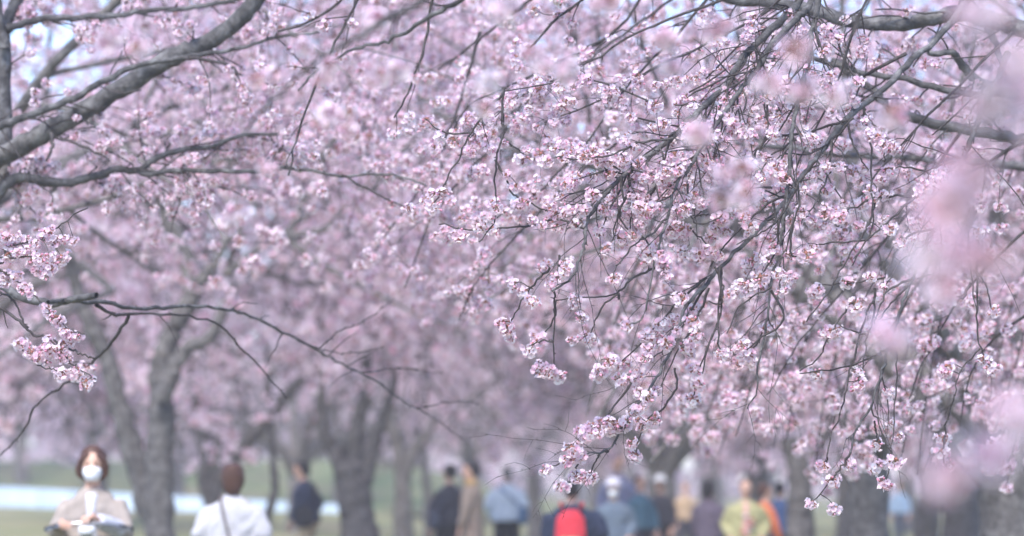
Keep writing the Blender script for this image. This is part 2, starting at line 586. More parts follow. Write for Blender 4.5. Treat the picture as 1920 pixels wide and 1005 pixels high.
def place_tree(tpl, loc, rz, sc, label, group=None, trunk=None):
    e = empty('cherry_tree', loc, label, 'cherry tree', group, rz)
    e.scale = (sc, sc, sc)
    for nm, me in zip(('trunk', 'twigs', 'crown'), tpl):
        if nm == 'trunk' and trunk is not None: continue
        o = bpy.data.objects.new(nm, me); C.objects.link(o); o.parent = e
        if nm != 'trunk': o['kind'] = 'stuff'
    return e




def haze():
    x0, x1, y0, y1, z0, z1 = -420, 420, -40, 915, -1.1, 15.0
    V = [(x0, y0, z0), (x1, y0, z0), (x1, y1, z0), (x0, y1, z0), (x0, y0, z1), (x1, y0, z1), (x1, y1, z1), (x0, y1, z1)]
    Fc = [(0, 3, 2, 1), (4, 5, 6, 7), (0, 1, 5, 4), (1, 2, 6, 5), (2, 3, 7, 6), (3, 0, 4, 7)]
    m = bpy.data.materials.new('haze'); m.use_nodes = True
    t = m.node_tree; t.nodes.clear()
    out = t.nodes.new('ShaderNodeOutputMaterial'); pv = t.nodes.new('ShaderNodeVolumePrincipled')
    pv.inputs['Color'].default_value = (0.96, 0.92, 0.94, 1); pv.inputs['Density'].default_value = HAZE
    t.links.new(pv.outputs[0], out.inputs['Volume'])
    o = link('haze', mesh_np('haze', V, Fc, [m], False)); o['kind'] = 'stuff'; o['label'] = 'thin pale spring haze between the trees'


HAZE = 0.0017
haze()
# ------------------------------------------------------------------ near trees, branches followed from life
LIMBS = []          # thick limbs that stay clear of blossom


class NearTree:
    def __init__(self, base, label, seed):
        self.rng = np.random.default_rng(seed)
        self.root = empty('cherry_tree', base, label, 'cherry tree')
        self.paths = []            # (path, radii)
        self.tw = Acc()
        self.nodes = []            # world points used to hang clusters from
        self.pts = []              # blossom positions
        self.hand = []
        self.limbs = []

    def trunk(self, pts, rad):
        a = Acc()
        p, r = spline(pts, rad, 6, 0.015, self.rng)
        a.tube(p, r, 16)
        link('trunk', a.mesh('trunk', [M_BARK]), self.root)

    def branch(self, pix, D0, D1, r0, r1, name=None, twigs=0, tl=(0.12, 0.38), cl=0, droop=0.35, Dmid=None, wob=0.004, keep=None, sub2=0, t0=0.05):
        """pix: photo points the branch runs through, D0..D1 its distance, r0, r1 radii in photo px"""
        n = len(pix)
        s = np.linspace(0, 1, n)
        Ds = D0 + (D1 - D0) * s
        if Dmid is not None: Ds = D0 * (1 - s) ** 2 + 2 * Dmid * s * (1 - s) + D1 * s ** 2
        pts = [P(x, y, d) for (x, y), d in zip(pix, Ds)]
        rad = [(r0 + (r1 - r0) * q ** 0.8) * d / F_PX for q, d in zip(s, Ds)]
        p, r = spline(pts, rad, 5, wob, self.rng)
        # knots and spurs where old twigs sat
        a = Acc()
        a.tube(p, r, 10 if r0 > 5 else 6)
        L = np.linalg.norm(np.diff(p, axis=0), axis=1).sum()
        nk = int(L * (14 if r0 < 6 else 6))
        for _ in range(nk):
            i = self.rng.integers(1, len(p) - 1)
            d = self.rng.normal(size=3); d /= np.linalg.norm(d)
            h = r[i] + self.rng.uniform(0.004, 0.014)
            a.tube([p[i], p[i] + d * h * 0.6, p[i] + d * h], [min(0.004, r[i] * .8), 0.0026, 0.0012], 5)
        nm = name or ('limb' if r0 >= 8 else 'branch' if r0 >= 3.2 else 'twig')
        link(nm, a.mesh(nm, [M_LIMB if r0 >= 4.5 else M_TWIG]), self.root)
        self.nodes.append(p)
        if r0 >= 6:
            self.limbs.append(spline(p, r, 4)); LIMBS.append(self.limbs[-1])
        pp, rr = p[None], r[None]
        K = len(p)
        if twigs:
            c, cr = grow(pp, rr, max(1, int(twigs * L)), tl, 6, self.rng, t0, 0.75, droop, 0.0, 0.6, 0.0016, 0.16)
            cr = np.minimum(cr, 0.0045)
            if keep is not None:
                px, py, _ = in_view(c[:, -1]); m = np.array([self.rng.random() < keep(a_, b_) for a_, b_ in zip(px, py)])
                c, cr = c[m], cr[m]
            if len(c):
                self.tw.add(*tubes(c, cr, 5))
                self.nodes.extend(list(c))
                if cl:
                    q = np.concatenate([along(c, cl, self.rng, 0.15, 0.012), c[:, -1]])
                    self.pts.append(self.filt(q, keep))
                if sub2:
                    c2, cr2 = grow(c, cr, sub2, (tl[0] * 0.5, tl[1] * 0.6), 5, self.rng, 0.2, 0.9, droop, 0, 0.7, 0.0014, 0.16)
                    self.tw.add(*tubes(c2, cr2, 4)); self.nodes.extend(list(c2))
                    q = np.concatenate([along(c2, max(1, cl // 2), self.rng, 0.2, 0.012), c2[:, -1]])
                    self.pts.append(self.filt(q, keep))
        return p, r

    def web(self, path, rad, n, tl=(0.25, 0.7), droop=0.5, t0=0.1, cl=0):
        """long fine drooping twigs, mostly bare"""
        c, cr = grow(path[None], rad[None], n, tl, 9, self.rng, t0, 0.55, droop, 0.0, 0.35, 0.0013, 0.13)
        cr = np.minimum(cr, 0.0030)
        self.tw.add(*tubes(c, cr, 5)); self.nodes.extend(list(c))
        c2, cr2 = grow(c, cr, 3, (0.05, 0.16), 4, self.rng, 0.15, 0.9, 0.3, 0, 0.8, 0.0011, 0.16)
        self.tw.add(*tubes(c2, cr2, 4))
        # short spurs
        c3, cr3 = grow(c, cr, 7, (0.006, 0.018), 3, self.rng, 0.1, 1.2, 0, 0, 1.0, 0.0016, 0.1)
        self.tw.add(*tubes(c3, cr3, 4))
        if cl: self.pts.append(self.filt(np.concatenate([c[:, -1], c2[::2, -1]]), keep_right))

    def filt(self, q, keep):
        if keep is None: return q
        px, py, _ = in_view(q)
        m = np.array([self.rng.random() < keep(a_, b_) for a_, b_ in zip(px, py)])
        return q[m]

    def hang(self, pix, spread=0.0, D=None, maxpx=400):
        """clusters at photo points, each on its own short twig from the nearest branch"""
        nd = np.concatenate(self.nodes)
        px, py, dd = in_view(nd)
        for (x, y) in pix:
            # prefer attachment points above the cluster
            d2 = (px - x) ** 2 + np.where(py < y + 3, (py - y) ** 2, 3.0 * (py - y) ** 2)
            i = int(np.argmin(d2))
            q = P(x, y, dd[i] + self.rng.normal() * 0.03)
            st = Vector(nd[i])
            if (q - st).length > 0.012:
                mid = (st + q) / 2 + Vector((0, 0, 0.12 * (q - st).length)) + Vector(self.rng.normal(size=3) * 0.05 * (q - st).length)
                pth, r = spline([st, mid, q], [0.0026, 0.0020, 0.0015], 3)
                self.tw.tube(pth, r, 5)
            self.hand.append(np.array(q))

    def cover(self, q):
        """True where a cluster would sit right in front of one of the thick limbs"""
        px, py, D = in_view(q)
        bad = np.zeros(len(q), bool)
        for lp, lr in LIMBS:
            lx, ly, lD = in_view(lp)
            d2 = (px[:, None] - lx[None]) ** 2 + (py[:, None] - ly[None]) ** 2
            j = d2.argmin(1)
            bad |= (d2[np.arange(len(q)), j] < (lr[j] / lD[j] * F_PX + 10) ** 2) & (D < lD[j])
        return bad

    def finish(self, n_parts=300, smin=0.85, smax=1.2, first_sources=False, tilt=0.4, thin=1.0):
        rng = self.rng
        link('twigs', self.tw.mesh('twigs', [M_TWIG]), self.root)['kind'] = 'stuff'
        allp = np.concatenate(self.pts) if self.pts else np.zeros((0, 3))
        if len(allp): allp = allp[~(self.cover(allp) & (rng.random(len(allp)) < 0.94))]
        hand = np.array(self.hand) if self.hand else np.zeros((0, 3))
        if thin < 1 and len(allp): allp = allp[rng.random(len(allp)) < thin]
        px, py, dd = in_view(allp) if len(allp) else (np.zeros(0),) * 3
        vis = (px > -20) & (px < 1940) & (py > -20) & (py < 1020)
        order = np.argsort(np.where(vis, dd, 1e6) + rng.random(len(dd)) * 0.3)
        k = max(0, min(n_parts - len(hand), int(vis.sum())))
        sel = np.concatenate([hand[:n_parts], allp[order[:k]]]) if len(allp) else hand[:n_parts]
        rest = allp[order[k:]] if len(allp) else allp
        if len(hand) > n_parts: rest = np.concatenate([rest, hand[n_parts:]])
        base = Vector(self.root.location)
        for i, q in enumerate(sel):
            o = bpy.data.objects.new('blossom_cluster', CL[i % len(CL)])
            C.objects.link(o); o.parent = self.root
            o.location = Vector(q) - base
            s = rng.uniform(smin, smax) * (1.2 if i < len(hand) else 1.0)
            o.scale = (s, s, s)
            o.rotation_euler = (rng.normal() * tilt, rng.normal() * tilt, rng.uniform(0, 6.28))
            if first_sources and len(SRC) < len(CL): SRC.append(o)
        if first_sources: GN['g'] = gn_group(SRC)
        if len(rest): scatter('blossoms', rest, self.root, rng, smin, smax, tilt)


def keep_right(x, y):
    if x < 800: return 0.5
    if x < 1300:
        if y > 520: return 0.0
        if y > 440: return 0.12
    if x < 900 and y < 170: return 0.35
    if y > 900: return 0.0
    if x < 1500 and y > 560: return 0.10
    if y > 560: return 0.22
    if y > 420: return 0.35
    return 1.0


# ---- the tree whose hanging branches are in focus (trunk stands out of frame to the right)
R = NearTree((3.75, 18.8, 0), 'nearest pink cherry tree with sharp drooping branches of blossom filling the right half', 11)
fork = P(2230, 330, 19.0)
R.trunk([(3.75, 18.8, -0.1), (3.72, 18.8, 0.9), (3.62, 18.85, 1.9), fork, fork + Vector((0.1, 0.3, 1.2))], [0.34, 0.26, 0.24, 0.19, 0.10])
kr = keep_right
R.branch([(2225, 330), (2080, 120), (1980, 75), (1920, 55), (1857, 37), (1802, 25), (1737, 37), (1663, 45), (1598, 40), (1518, 17), (1439, 5), (1354, -5), (1250, -45), (1120, -110)], 18.6, 19.2, 20, 9, twigs=5, cl=2, sub2=1, keep=kr, tl=(0.2, 0.6))
R.branch([(1802, 28), (1806, 0), (1815, -60)], 19.2, 19.0, 9, 6)
R.branch([(1850, 38), (1856, 58), (1868, 84), (1880, 120)], 19.1, 18.8, 8, 5, twigs=6, cl=3, keep=kr)
R.branch([(2225, 340), (2060, 200), (1980, 180), (1920, 178), (1862, 168), (1820, 140), (1797, 115), (1784, 98), (1740, 102)], 19.0, 18.6, 18, 5, twigs=4, cl=3, keep=kr, sub2=1)
R.branch([(1850, 180), (1762, 167), (1698, 149), (1648, 142), (1560, 120), (1470, 90)], 18.8, 18.9, 7, 4, twigs=10, cl=3, keep=kr, sub2=1)
R.branch([(2225, 350), (2060, 290), (1960, 268), (1907, 259), (1837, 246), (1762, 234), (1688, 214), (1658, 194), (1638, 169), (1603, 147), (1560, 110)], 19.0, 19.4, 14, 6, twigs=8, cl=3, keep=kr, sub2=1)
R.branch([(2225, 380), (2040, 330), (1920, 312), (1842, 306), (1762, 301), (1688, 296), (1618, 293), (1563, 289), (1480, 275), (1380, 270)], 20.5, 22.5, 10, 4, twigs=8, cl=4, keep=kr, sub2=2)
_w = R.branch([(1890, 100), (1869, 154), (1852, 189), (1827, 244), (1812, 284), (1800, 310), (1782, 362), (1757, 422), (1738, 450), (1711, 522), (1689, 577), (1672, 638), (1655, 693), (1633, 759), (1606, 803), (1595, 848)], 17.4, 16.5, 6.5, 1.8, name='branch', twigs=7, cl=1, keep=kr)
R.web(*_w, 14, cl=1)
R.branch([(1672, 638), (1683, 671), (1678, 759), (1672, 842)], 16.6, 16.5, 2.0, 1.2)
R.branch([(1633, 759), (1650, 803), (1672, 848)], 16.5, 16.5, 1.8, 1.2)
R.branch([(1640, 560), (1620, 600), (1589, 715), (1578, 765), (1556, 825), (1551, 859)], 16.7, 16.5, 2.2, 1.4)
R.branch([(1640, 380), (1630, 420), (1611, 450), (1573, 511), (1545, 560), (1512, 603)], 16.6, 16.4, 2.4, 1.3, twigs=3)
# A: main focus branch
_w = R.branch([(1580, -120), (1535, -50), (1500, 0), (1474, 30), (1404, 95), (1360, 160), (1310, 208), (1262, 255), (1217, 292), (1182, 318), (1147, 348), (1127, 373), (1102, 413), (1097, 448), (1090, 480), (1073, 520), (1037, 547)], 17.8, 16.3, 9.5, 2.0, name='branch', twigs=22, cl=3, keep=kr, tl=(0.12, 0.42), sub2=1, Dmid=16.7)
R.web(*_w, 26, cl=1)
# B
_w = R.branch([(1590, -110), (1525, 0), (1499, 30), (1449, 80), (1424, 124), (1384, 174), (1344, 229), (1335, 245), (1315, 274), (1292, 320), (1270, 343), (1250, 413), (1238, 450), (1226, 502), (1205, 593), (1181, 608)], 17.4, 16.4, 7.0, 1.5, name='branch', twigs=16, cl=3, keep=kr, tl=(0.1, 0.35), sub2=1, Dmid=16.6)
R.web(*_w, 16, cl=1)
# C: dark upright
_w = R.branch([(1545, -60), (1533, 15), (1523, 60), (1514, 124), (1499, 184), (1484, 249), (1478, 320), (1474, 380), (1466, 440), (1446, 538), (1440, 594), (1424, 671), (1418, 732), (1401, 765)], 16.9, 16.5, 7.0, 1.2, name='branch', twigs=14, cl=3, keep=kr, tl=(0.1, 0.35), sub2=1)
R.web(*_w, 16, cl=1)
# D: long diagonal that ends in the lowest spray
_w = R.branch([(1830, -20), (1770, 60), (1698, 124), (1648, 174), (1598, 214), (1558, 259), (1533, 293), (1504, 328), (1484, 358), (1469, 383), (1414, 438), (1354, 497), (1326, 532), (1290, 569), (1272, 611), (1254, 665), (1224, 719), (1199, 755), (1169, 797), (1139, 845), (1097, 851), (1079, 876)], 18.6, 16.5, 7.0, 1.6, name='branch', twigs=6, cl=1, keep=kr, tl=(0.1, 0.3), Dmid=16.5)
R.web(*_w, 19, cl=1)
TW = [
 [(1193, 704), (1151, 761), (1133, 785), (1108, 800)], [(1097, 852), (1062, 865), (1025, 878)], [(1140, 846), (1128, 848), (1118, 865), (1106, 890)],
 [(1265, 690), (1268, 725), (1241, 767), (1210, 790), (1192, 850)], [(1160, 560), (1157, 551), (1121, 587), (1109, 623), (1079, 641)],
 [(1230, 502), (1181, 526), (1157, 551), (1103, 557), (1043, 562)], [(1049, 478), (1040, 545), (1040, 580), (1037, 641), (1040, 689)],
 [(1031, 502), (1001, 532), (965, 587), (954, 622)], [(1043, 562), (1038, 600), (1012, 632)], [(1037, 641), (1010, 640), (990, 650)],
 [(1284, 418), (1320, 454), (1350, 490)], [(1352, 500), (1349, 560), (1346, 643), (1368, 665)], [(1346, 605), (1319, 671), (1300, 740)],
 [(1446, 538), (1390, 571), (1363, 627)], [(1326, 520), (1280, 560), (1240, 600), (1205, 640), (1150, 690)], [(1330, 530), (1290, 590), (1262, 640), (1225, 670)],
 [(1350, 500), (1352, 590), (1330, 640), (1316, 700)], [(1330, 540), (1300, 610), (1275, 650), (1232, 740)], [(1340, 500), (1356, 540), (1350, 570), (1330, 565)],
 [(1100, 430), (1043, 410), (998, 423), (938, 428), (880, 432), (824, 418)], [(1240, 200), (1100, 150), (943, 174)], [(943, 174), (908, 209), (884, 249), (859, 298), (834, 348), (814, 383)],
 [(945, 165), (941, 221), (943, 249), (931, 298), (928, 348), (931, 388), (923, 423), (898, 453)], [(928, 300), (948, 338), (968, 368), (1013, 390), (1060, 400)],
 [(884, 249), (829, 246), (799, 224)], [(943, 261), (983, 288)], [(1262, 259), (1197, 268), (1152, 288), (1097, 298), (1043, 293)],
 [(1147, 348), (1100, 380), (1060, 382)], [(1165, 330), (1168, 380), (1155, 410), (1150, 450)], [(1190, 340), (1160, 400), (1180, 430), (1210, 450), (1225, 480)],
 [(1250, 410), (1220, 440), (1190, 458), (1158, 500), (1150, 520)], [(1232, 345), (1210, 380), (1195, 400), (1160, 405)], [(1290, 345), (1295, 400), (1310, 420), (1350, 410)],
 [(1370, 390), (1330, 400), (1300, 405)], [(1306, 295), (1315, 350), (1320, 360)], [(1480, 360), (1430, 390), (1395, 425), (1360, 460), (1330, 500)],
 [(1500, 250), (1440, 260), (1410, 300), (1380, 350), (1330, 380), (1300, 410)], [(1590, 225), (1540, 240), (1480, 270), (1440, 300), (1400, 370)],
 [(1600, 220), (1560, 262), (1520, 288), (1470, 290), (1440, 310)], [(1560, 262), (1555, 320), (1530, 380), (1500, 420)], [(1530, 300), (1500, 340), (1460, 410), (1420, 440), (1380, 460)],
 [(1590, 235), (1600, 270), (1615, 300), (1628, 318)], [(1620, 200), (1623, 219), (1633, 279), (1633, 348), (1638, 413), (1618, 462), (1598, 497)], [(1633, 250), (1655, 270), (1660, 305)],
 [(1757, 343), (1737, 323), (1688, 313), (1638, 320)], [(1715, 368), (1640, 370), (1600, 390), (1580, 395)], [(1718, 368), (1663, 418), (1628, 448), (1598, 487)],
 [(1628, 450), (1560, 455), (1525, 460)], [(1700, 385), (1697, 405), (1680, 425)], [(1752, 430), (1700, 445), (1665, 500), (1655, 530)], [(1738, 455), (1690, 490), (1660, 540)],
 [(1660, 520), (1600, 530), (1530, 535)], [(1711, 522), (1665, 545), (1645, 590), (1640, 605)], [(1705, 535), (1670, 570), (1648, 600)], [(1640, 540), (1636, 600), (1625, 640), (1615, 700)],
 [(1625, 628), (1600, 620), (1575, 612)], [(1605, 560), (1580, 590), (1560, 620), (1535, 670), (1500, 695)], [(1832, 450), (1832, 505), (1832, 594), (1838, 654), (1858, 690)],
 [(1812, 410), (1820, 500), (1832, 590)], [(1672, 655), (1630, 670), (1589, 687), (1500, 700)], [(1832, 505), (1850, 540), (1858, 580)], [(1820, 530), (1800, 560), (1760, 520), (1720, 522)],
 [(1672, 845), (1670, 870), (1662, 900)], [(1595, 848), (1575, 880), (1560, 897), (1532, 935)], [(1551, 859), (1548, 868)], [(1640, 790), (1645, 825)], [(1790, 740), (1775, 800), (1768, 858), (1780, 872)],
 [(1838, 654), (1800, 700), (1790, 740)], [(1450, 380), (1460, 440), (1440, 500), (1405, 530), (1380, 545)], [(1478, 320), (1500, 370), (1480, 440), (1462, 500), (1462, 540)],
 [(1490, 400), (1480, 470), (1500, 480), (1512, 470)], [(1446, 545), (1470, 600), (1420, 640), (1395, 660)], [(1440, 594), (1425, 630), (1400, 665), (1360, 660)]]
for i, q in enumerate(TW):
    d = 16.45 + 0.55 * R.rng.random()
    R.branch(q, d, d - 0.1 + 0.2 * R.rng.random(), 2.6 - 0.7 * (len(q) < 4), 1.25, name='twig', twigs=8 if q[0][1] < 520 else 1.5, tl=(0.05, 0.18), cl=2 if q[0][1] < 450 else 1, keep=kr, wob=0.0035)
# the same tree's inner sprays, half a metre to three metres behind the sharp ones
for q, D in [([(1560, -80), (1440, 20), (1330, 80), (1220, 130), (1120, 190), (1020, 230)], 17.5), ([(1500, -80), (1350, 0), (1200, 60), (1080, 130), (960, 190), (880, 260)], 18.2), ([(1700, 100), (1560, 170), (1430, 220), (1300, 300), (1180, 380), (1060, 430)], 17.8),
             ([(1650, -60), (1600, 60), (1560, 180), (1500, 300), (1460, 420)], 17.6), ([(1400, -80), (1290, 40), (1180, 160), (1080, 290), (980, 380), (900, 420)], 19), ([(1900, 60), (1800, 160), (1700, 260), (1620, 360), (1560, 440)], 18.0),
             ([(1950, 240), (1860, 300), (1760, 360), (1680, 460), (1620, 560)], 18.5), ([(1960, 400), (1880, 470), (1800, 560), (1740, 660), (1700, 760)], 18.8), ([(1800, 250), (1700, 400), (1600, 520), (1500, 640), (1440, 740)], 19.5), ([(1250, -80), (1150, 60), (1000, 140), (880, 200), (820, 300)], 19.5),
             ([(1980, 560), (1880, 620), (1820, 700), (1800, 800)], 19.5), ([(1750, 480), (1680, 600), (1600, 690), (1560, 800)], 20.5), ([(1180, 250), (1080, 330), (980, 430), (900, 520), (860, 600)], 20.5), ([(1000, 150), (940, 260), (860, 340), (800, 430), (760, 540)], 21.5), ([(900, 60), (860, 200), (800, 330), (740, 420), (700, 470)], 21.5)]:
    R.branch(q, D, D + 0.3, 3.4, 1.2, name='branch', twigs=11, cl=3, keep=lambda x, y: 0.9 if y < 480 else (0.6 if x > 1400 or y < 640 and D > 20 else 0.05), tl=(0.12, 0.42), sub2=1)
HR = [(1022,880),(1052,908),(1080,893),(1106,892),(1094,888),(1066,858),(1072,838),(1090,822),(1094,803),(1112,795),(1128,788),(1140,800),(1158,795),(1185,768),(1196,786),(1208,797),(1222,785),(1192,852),(1184,828),(1212,740),(1228,728),(1165,708),(1122,695),(1140,675),
 (1080,850),(1102,812),(1120,806),(1148,788),(1170,790),(1198,762),(1215,650),(1222,638),(1192,700),(1202,735),
 (1030,690),(1046,702),(1015,688),(990,652),(1010,628),(951,612),(958,628),(944,604),(1073,634),(1106,632),(1090,592),(1080,560),(1045,515),(1035,530),(985,545),(1000,560),(965,530),(912,525),(934,520),(1020,495),(1055,505),(1062,490),
 (1134,466),(1165,448),(1214,479),(1233,463),(1245,481),(1242,494),(1249,515),(1152,520),(1175,608),(1286,468),(1312,474),(1276,554),(1265,593),(1299,580),(1299,600),(1240,606),(1232,621),(1211,626),(1265,621),(1247,639),(1307,626),(1286,647),(1291,657),(1209,668),(1152,678),(1165,680),(1126,693),(1304,691),(1359,662),(1400,662),(1390,642),(1410,673),(1384,678),(1439,611),
 (1405,500),(1390,530),(1374,543),(1426,518),(1410,536),(1410,484),(1462,510),(1485,515),(1465,543),(1439,487),(1511,474),(1529,543),(1689,453),(1681,528),(1668,530),(1526,541),(1588,528),(1606,569),(1562,618),(1549,621),(1642,605),(1653,611),(1787,538),(1800,564),(1862,580),(1808,647),(1813,631),(1748,637),(1844,670),(1860,688),(1774,686),(1893,618),(1764,458),
 (1473,328),(1461,354),(1488,345),(1536,325),(1548,352),(1603,323),(1608,335),(1576,273),(1730,349),(1737,404),(1727,412),(1668,426),(1691,447),(1526,412),(1572,404),(1560,397),(1543,419),(1876,426),(1835,431),(1759,452),(1646,253),
 (1162,294),(1107,327),(1112,361),(1052,339),(1155,251),(1073,268),(1116,270),(1193,237),(1231,232),(1269,287),(1339,320),(1308,361),(1274,385),(1262,430),(1279,428),(1367,397),(1350,406),(1365,363),(1360,261),(1410,268),(1403,292),(1054,402),(1083,411),(1093,387),(1124,433),(1164,447),(1207,392),(1183,354),(1193,335),(1147,382),(1360,430),(1408,421),(1405,437),(1427,378),(1463,354),(1064,392),
 (1523,941),(1567,952),(1661,903),(1639,875),(1680,861),(1592,867),(1544,870),(1559,897),(1642,831),(1769,820),(1766,845),(1780,870),(1857,831),(1771,697),(1611,698),(1562,743),(1606,720),(1484,701),(1528,698),(1667,732),(1738,715),(1310,715),(1297,748),
 (836,269),(818,189),(1009,165),(1022,176),(970,231),(985,240),(1030,260),(1015,287),(1054,269),(1075,269),(1051,335),(1006,371),(1030,380),(985,386),(1063,395),(967,347),(940,302),(875,317),(884,329),(862,330),(905,317),(836,365),(866,374),(812,383),(833,428),(860,437),(899,401),(913,404),(991,404),(925,428),(850,260),(800,385),(845,445),(880,395),(950,395)]
R.hang(HR)
R.finish(300, 0.70, 0.98, first_sources=True, thin=0.62)

# ---- left tree: thick diagonal limbs in the upper left, small sharp sprays at the left edge
Lf = NearTree((-5.2, 20.5, 0), 'left cherry tree with thick grey diagonal limbs crossing the upper left', 12)
kl = lambda x, y: 1.0 if y < 420 else 0.12
lf = P(-520, 620, 20.8)
Lf.trunk([(-5.2, 20.5, -0.1), (-5.1, 20.5, 0.8), (-4.75, 20.6, 1.7), lf, P(-330, 480, 20.9)], [0.36, 0.27, 0.24, 0.20, 0.15])
Lf.branch([(-330, 480), (-180, 420), (-60, 400), (-10, 362), (6, 300), (8, 200), (7, 90), (10, 50), (22, 18), (45, -20), (90, -90)], 20.9, 21.2, 22, 9, twigs=6, cl=4, keep=kl, tl=(.2, .6), sub2=1)
Lf.branch([(8, 90), (-2, 40), (-10, -60)], 21, 21, 12, 8)
Lf.branch([(-330, 480), (-200, 390), (-80, 325), (0, 293), (75, 254), (139, 219), (214, 174), (279, 134), (338, 100), (388, 80), (438, 45), (473, 10), (520, -60)], 20.9, 20.4, 23, 15, twigs=5, cl=3, keep=kl, tl=(.2, .6), sub2=1)
Lf.branch([(-120, 290), (-40, 245), (0, 236), (60, 214), (139, 184), (199, 149), (259, 124), (318, 112), (388, 100), (448, 90), (517, 70), (600, 60)], 20.6, 20.2, 10, 2.5, twigs=7, cl=3, keep=kl, tl=(.15, .5), sub2=1)
Lf.branch([(348, 109), (398, 114), (433, 124), (458, 144), (520, 160)], 20.3, 20.0, 4, 2, twigs=8, cl=3, keep=kl)
Lf.branch([(-150, 440), (-60, 400), (-15, 372), (20, 340), (50, 333), (109, 343), (169, 333), (219, 318), (259, 318), (299, 294), (348, 279), (398, 274), (450, 255), (520, 250)], 20.8, 20.8, 14, 3, twigs=9, cl=4, keep=kl, tl=(.15, .5), sub2=2)
Lf.branch([(259, 318), (279, 326), (338, 318), (398, 321), (478, 321), (527, 313), (587, 321), (640, 330), (720, 325), (800, 345)], 20.8, 20.2, 6, 2.0, twigs=10, cl=4, keep=kl, tl=(.15, .5), sub2=2)
Lf.branch([(12, 52), (75, 37), (149, 32), (219, 30), (279, 20), (348, 15), (440, 0), (520, -30)], 21.0, 21.2, 7, 4, twigs=8, cl=4, keep=kl, tl=(.15, .5), sub2=2)
Lf.branch([(358, 326), (338, 373), (318, 438)], 20.8, 20.7, 2.2, 1.6, twigs=3, cl=1)
Lf.branch([(640, 328), (700, 360), (760, 390)], 20.2, 20.2, 2.4, 1.6, twigs=6, cl=3)
Lf.branch([(95, 250), (100, 275), (85, 300)], 20.5, 20.4, 4, 3)
Lf.branch([(105, 258), (160, 275), (205, 300)], 20.5, 20.4, 3, 2, twigs=8, cl=3)
# lower left
Lf.branch([(-330, 480), (-140, 490), (-50, 505), (0, 532), (36, 556), (96, 568), (140, 560), (182, 554)], 19.5, 18.8, 12, 6, name='limb', wob=.003)
Lf.branch([(90, 567), (181, 566), (259, 578), (337, 575), (415, 578), (470, 593), (542, 629), (590, 655), (640, 682), (700, 712), (755, 752), (800, 775), (870, 825)], 18.8, 23.5, 4.8, 1.1, name='branch', twigs=1.2, tl=(.1, .35), wob=.004)
Lf.branch([(181, 572), (217, 590), (253, 589), (337, 590), (415, 611), (452, 653), (482, 683), (536, 746)], 18.9, 21.0, 3.8, 1.2, name='branch', twigs=1.0, tl=(.1, .3))
Lf.branch([(241, 593), (211, 641), (170, 680), (132, 713), (72, 755), (42, 809), (0, 855)], 19.0, 20.5, 3.6, 1.4, name='branch', twigs=1.5, tl=(.1, .25))
Lf.branch([(594, 657), (640, 620), (680, 603), (740, 560)], 20.4, 23, 1.6, .9, name='twig')
Lf.branch([(560, 640), (640, 663), (720, 650)], 20.4, 23, 1.3, .8, name='twig')
Lf.branch([(680, 698), (750, 690), (830, 700)], 21, 24, 1.2, .8, name='twig')
Lf.branch([(780, 765), (860, 752), (900, 757)], 22, 25, 1.2, .8, name='twig')
Lf.branch([(-120, 560), (-40, 570), (0, 578), (36, 601), (56, 622), (95, 636), (132, 655), (150, 664), (175, 673)], 17.2, 17.0, 4, 1.8, name='branch', twigs=1, tl=(.05, .1))
Lf.branch([(-100, 520), (-20, 540), (0, 549), (28, 566), (44, 605), (52, 614)], 17.2, 17.1, 2.6, 2, name='twig')
Lf.branch([(-100, 490), (0, 508), (40, 532), (75, 566)], 17.1, 17.0, 2.4, 1.5, name='twig')
Lf.branch([(-100, 470), (0, 482), (30, 483), (60, 482)], 17.1, 17.0, 2.2, 1.4, name='twig')
Lf.branch([(-80, 520), (5, 490), (12, 462), (60, 455), (100, 432), (142, 402), (165, 388)], 17.1, 17.0, 2.4, 1.2, name='twig')
Lf.branch([(85, 580), (105, 598), (130, 615), (160, 628)], 17.05, 17.0, 1.8, 1.2, name='twig')
Lf.branch([(95, 638), (120, 665), (145, 690), (182, 712)], 17.05, 17.0, 1.8, 1.2, name='twig')
Lf.branch([(35, 640), (60, 675), (85, 690), (105, 694)], 17.05, 17.0, 1.6, 1.2, name='twig')
Lf.hang([(8,428),(12,442),(30,440),(48,446),(20,458),(45,468),(66,455),(70,430),(85,440),(75,480),(100,445),(90,430),(120,445),(138,447),(60,488),(92,478),(105,486),(95,500),(70,505),(85,512),(15,510),(30,515),(50,540),(42,535),(8,522),(30,470),(15,475),(55,465),(115,480),
 (85,573),(93,582),(110,600),(104,593),(120,618),(132,625),(147,628),(38,640),(50,650),(60,660),(75,655),(85,638),(95,650),(85,675),(110,668),(115,655),(115,695),(130,700),(145,700),(158,685),(168,690),(162,714),(125,670),(70,668),(140,690),(100,658),(120,640)])
Lf.finish(300, 0.62, 0.95, thin=0.8)

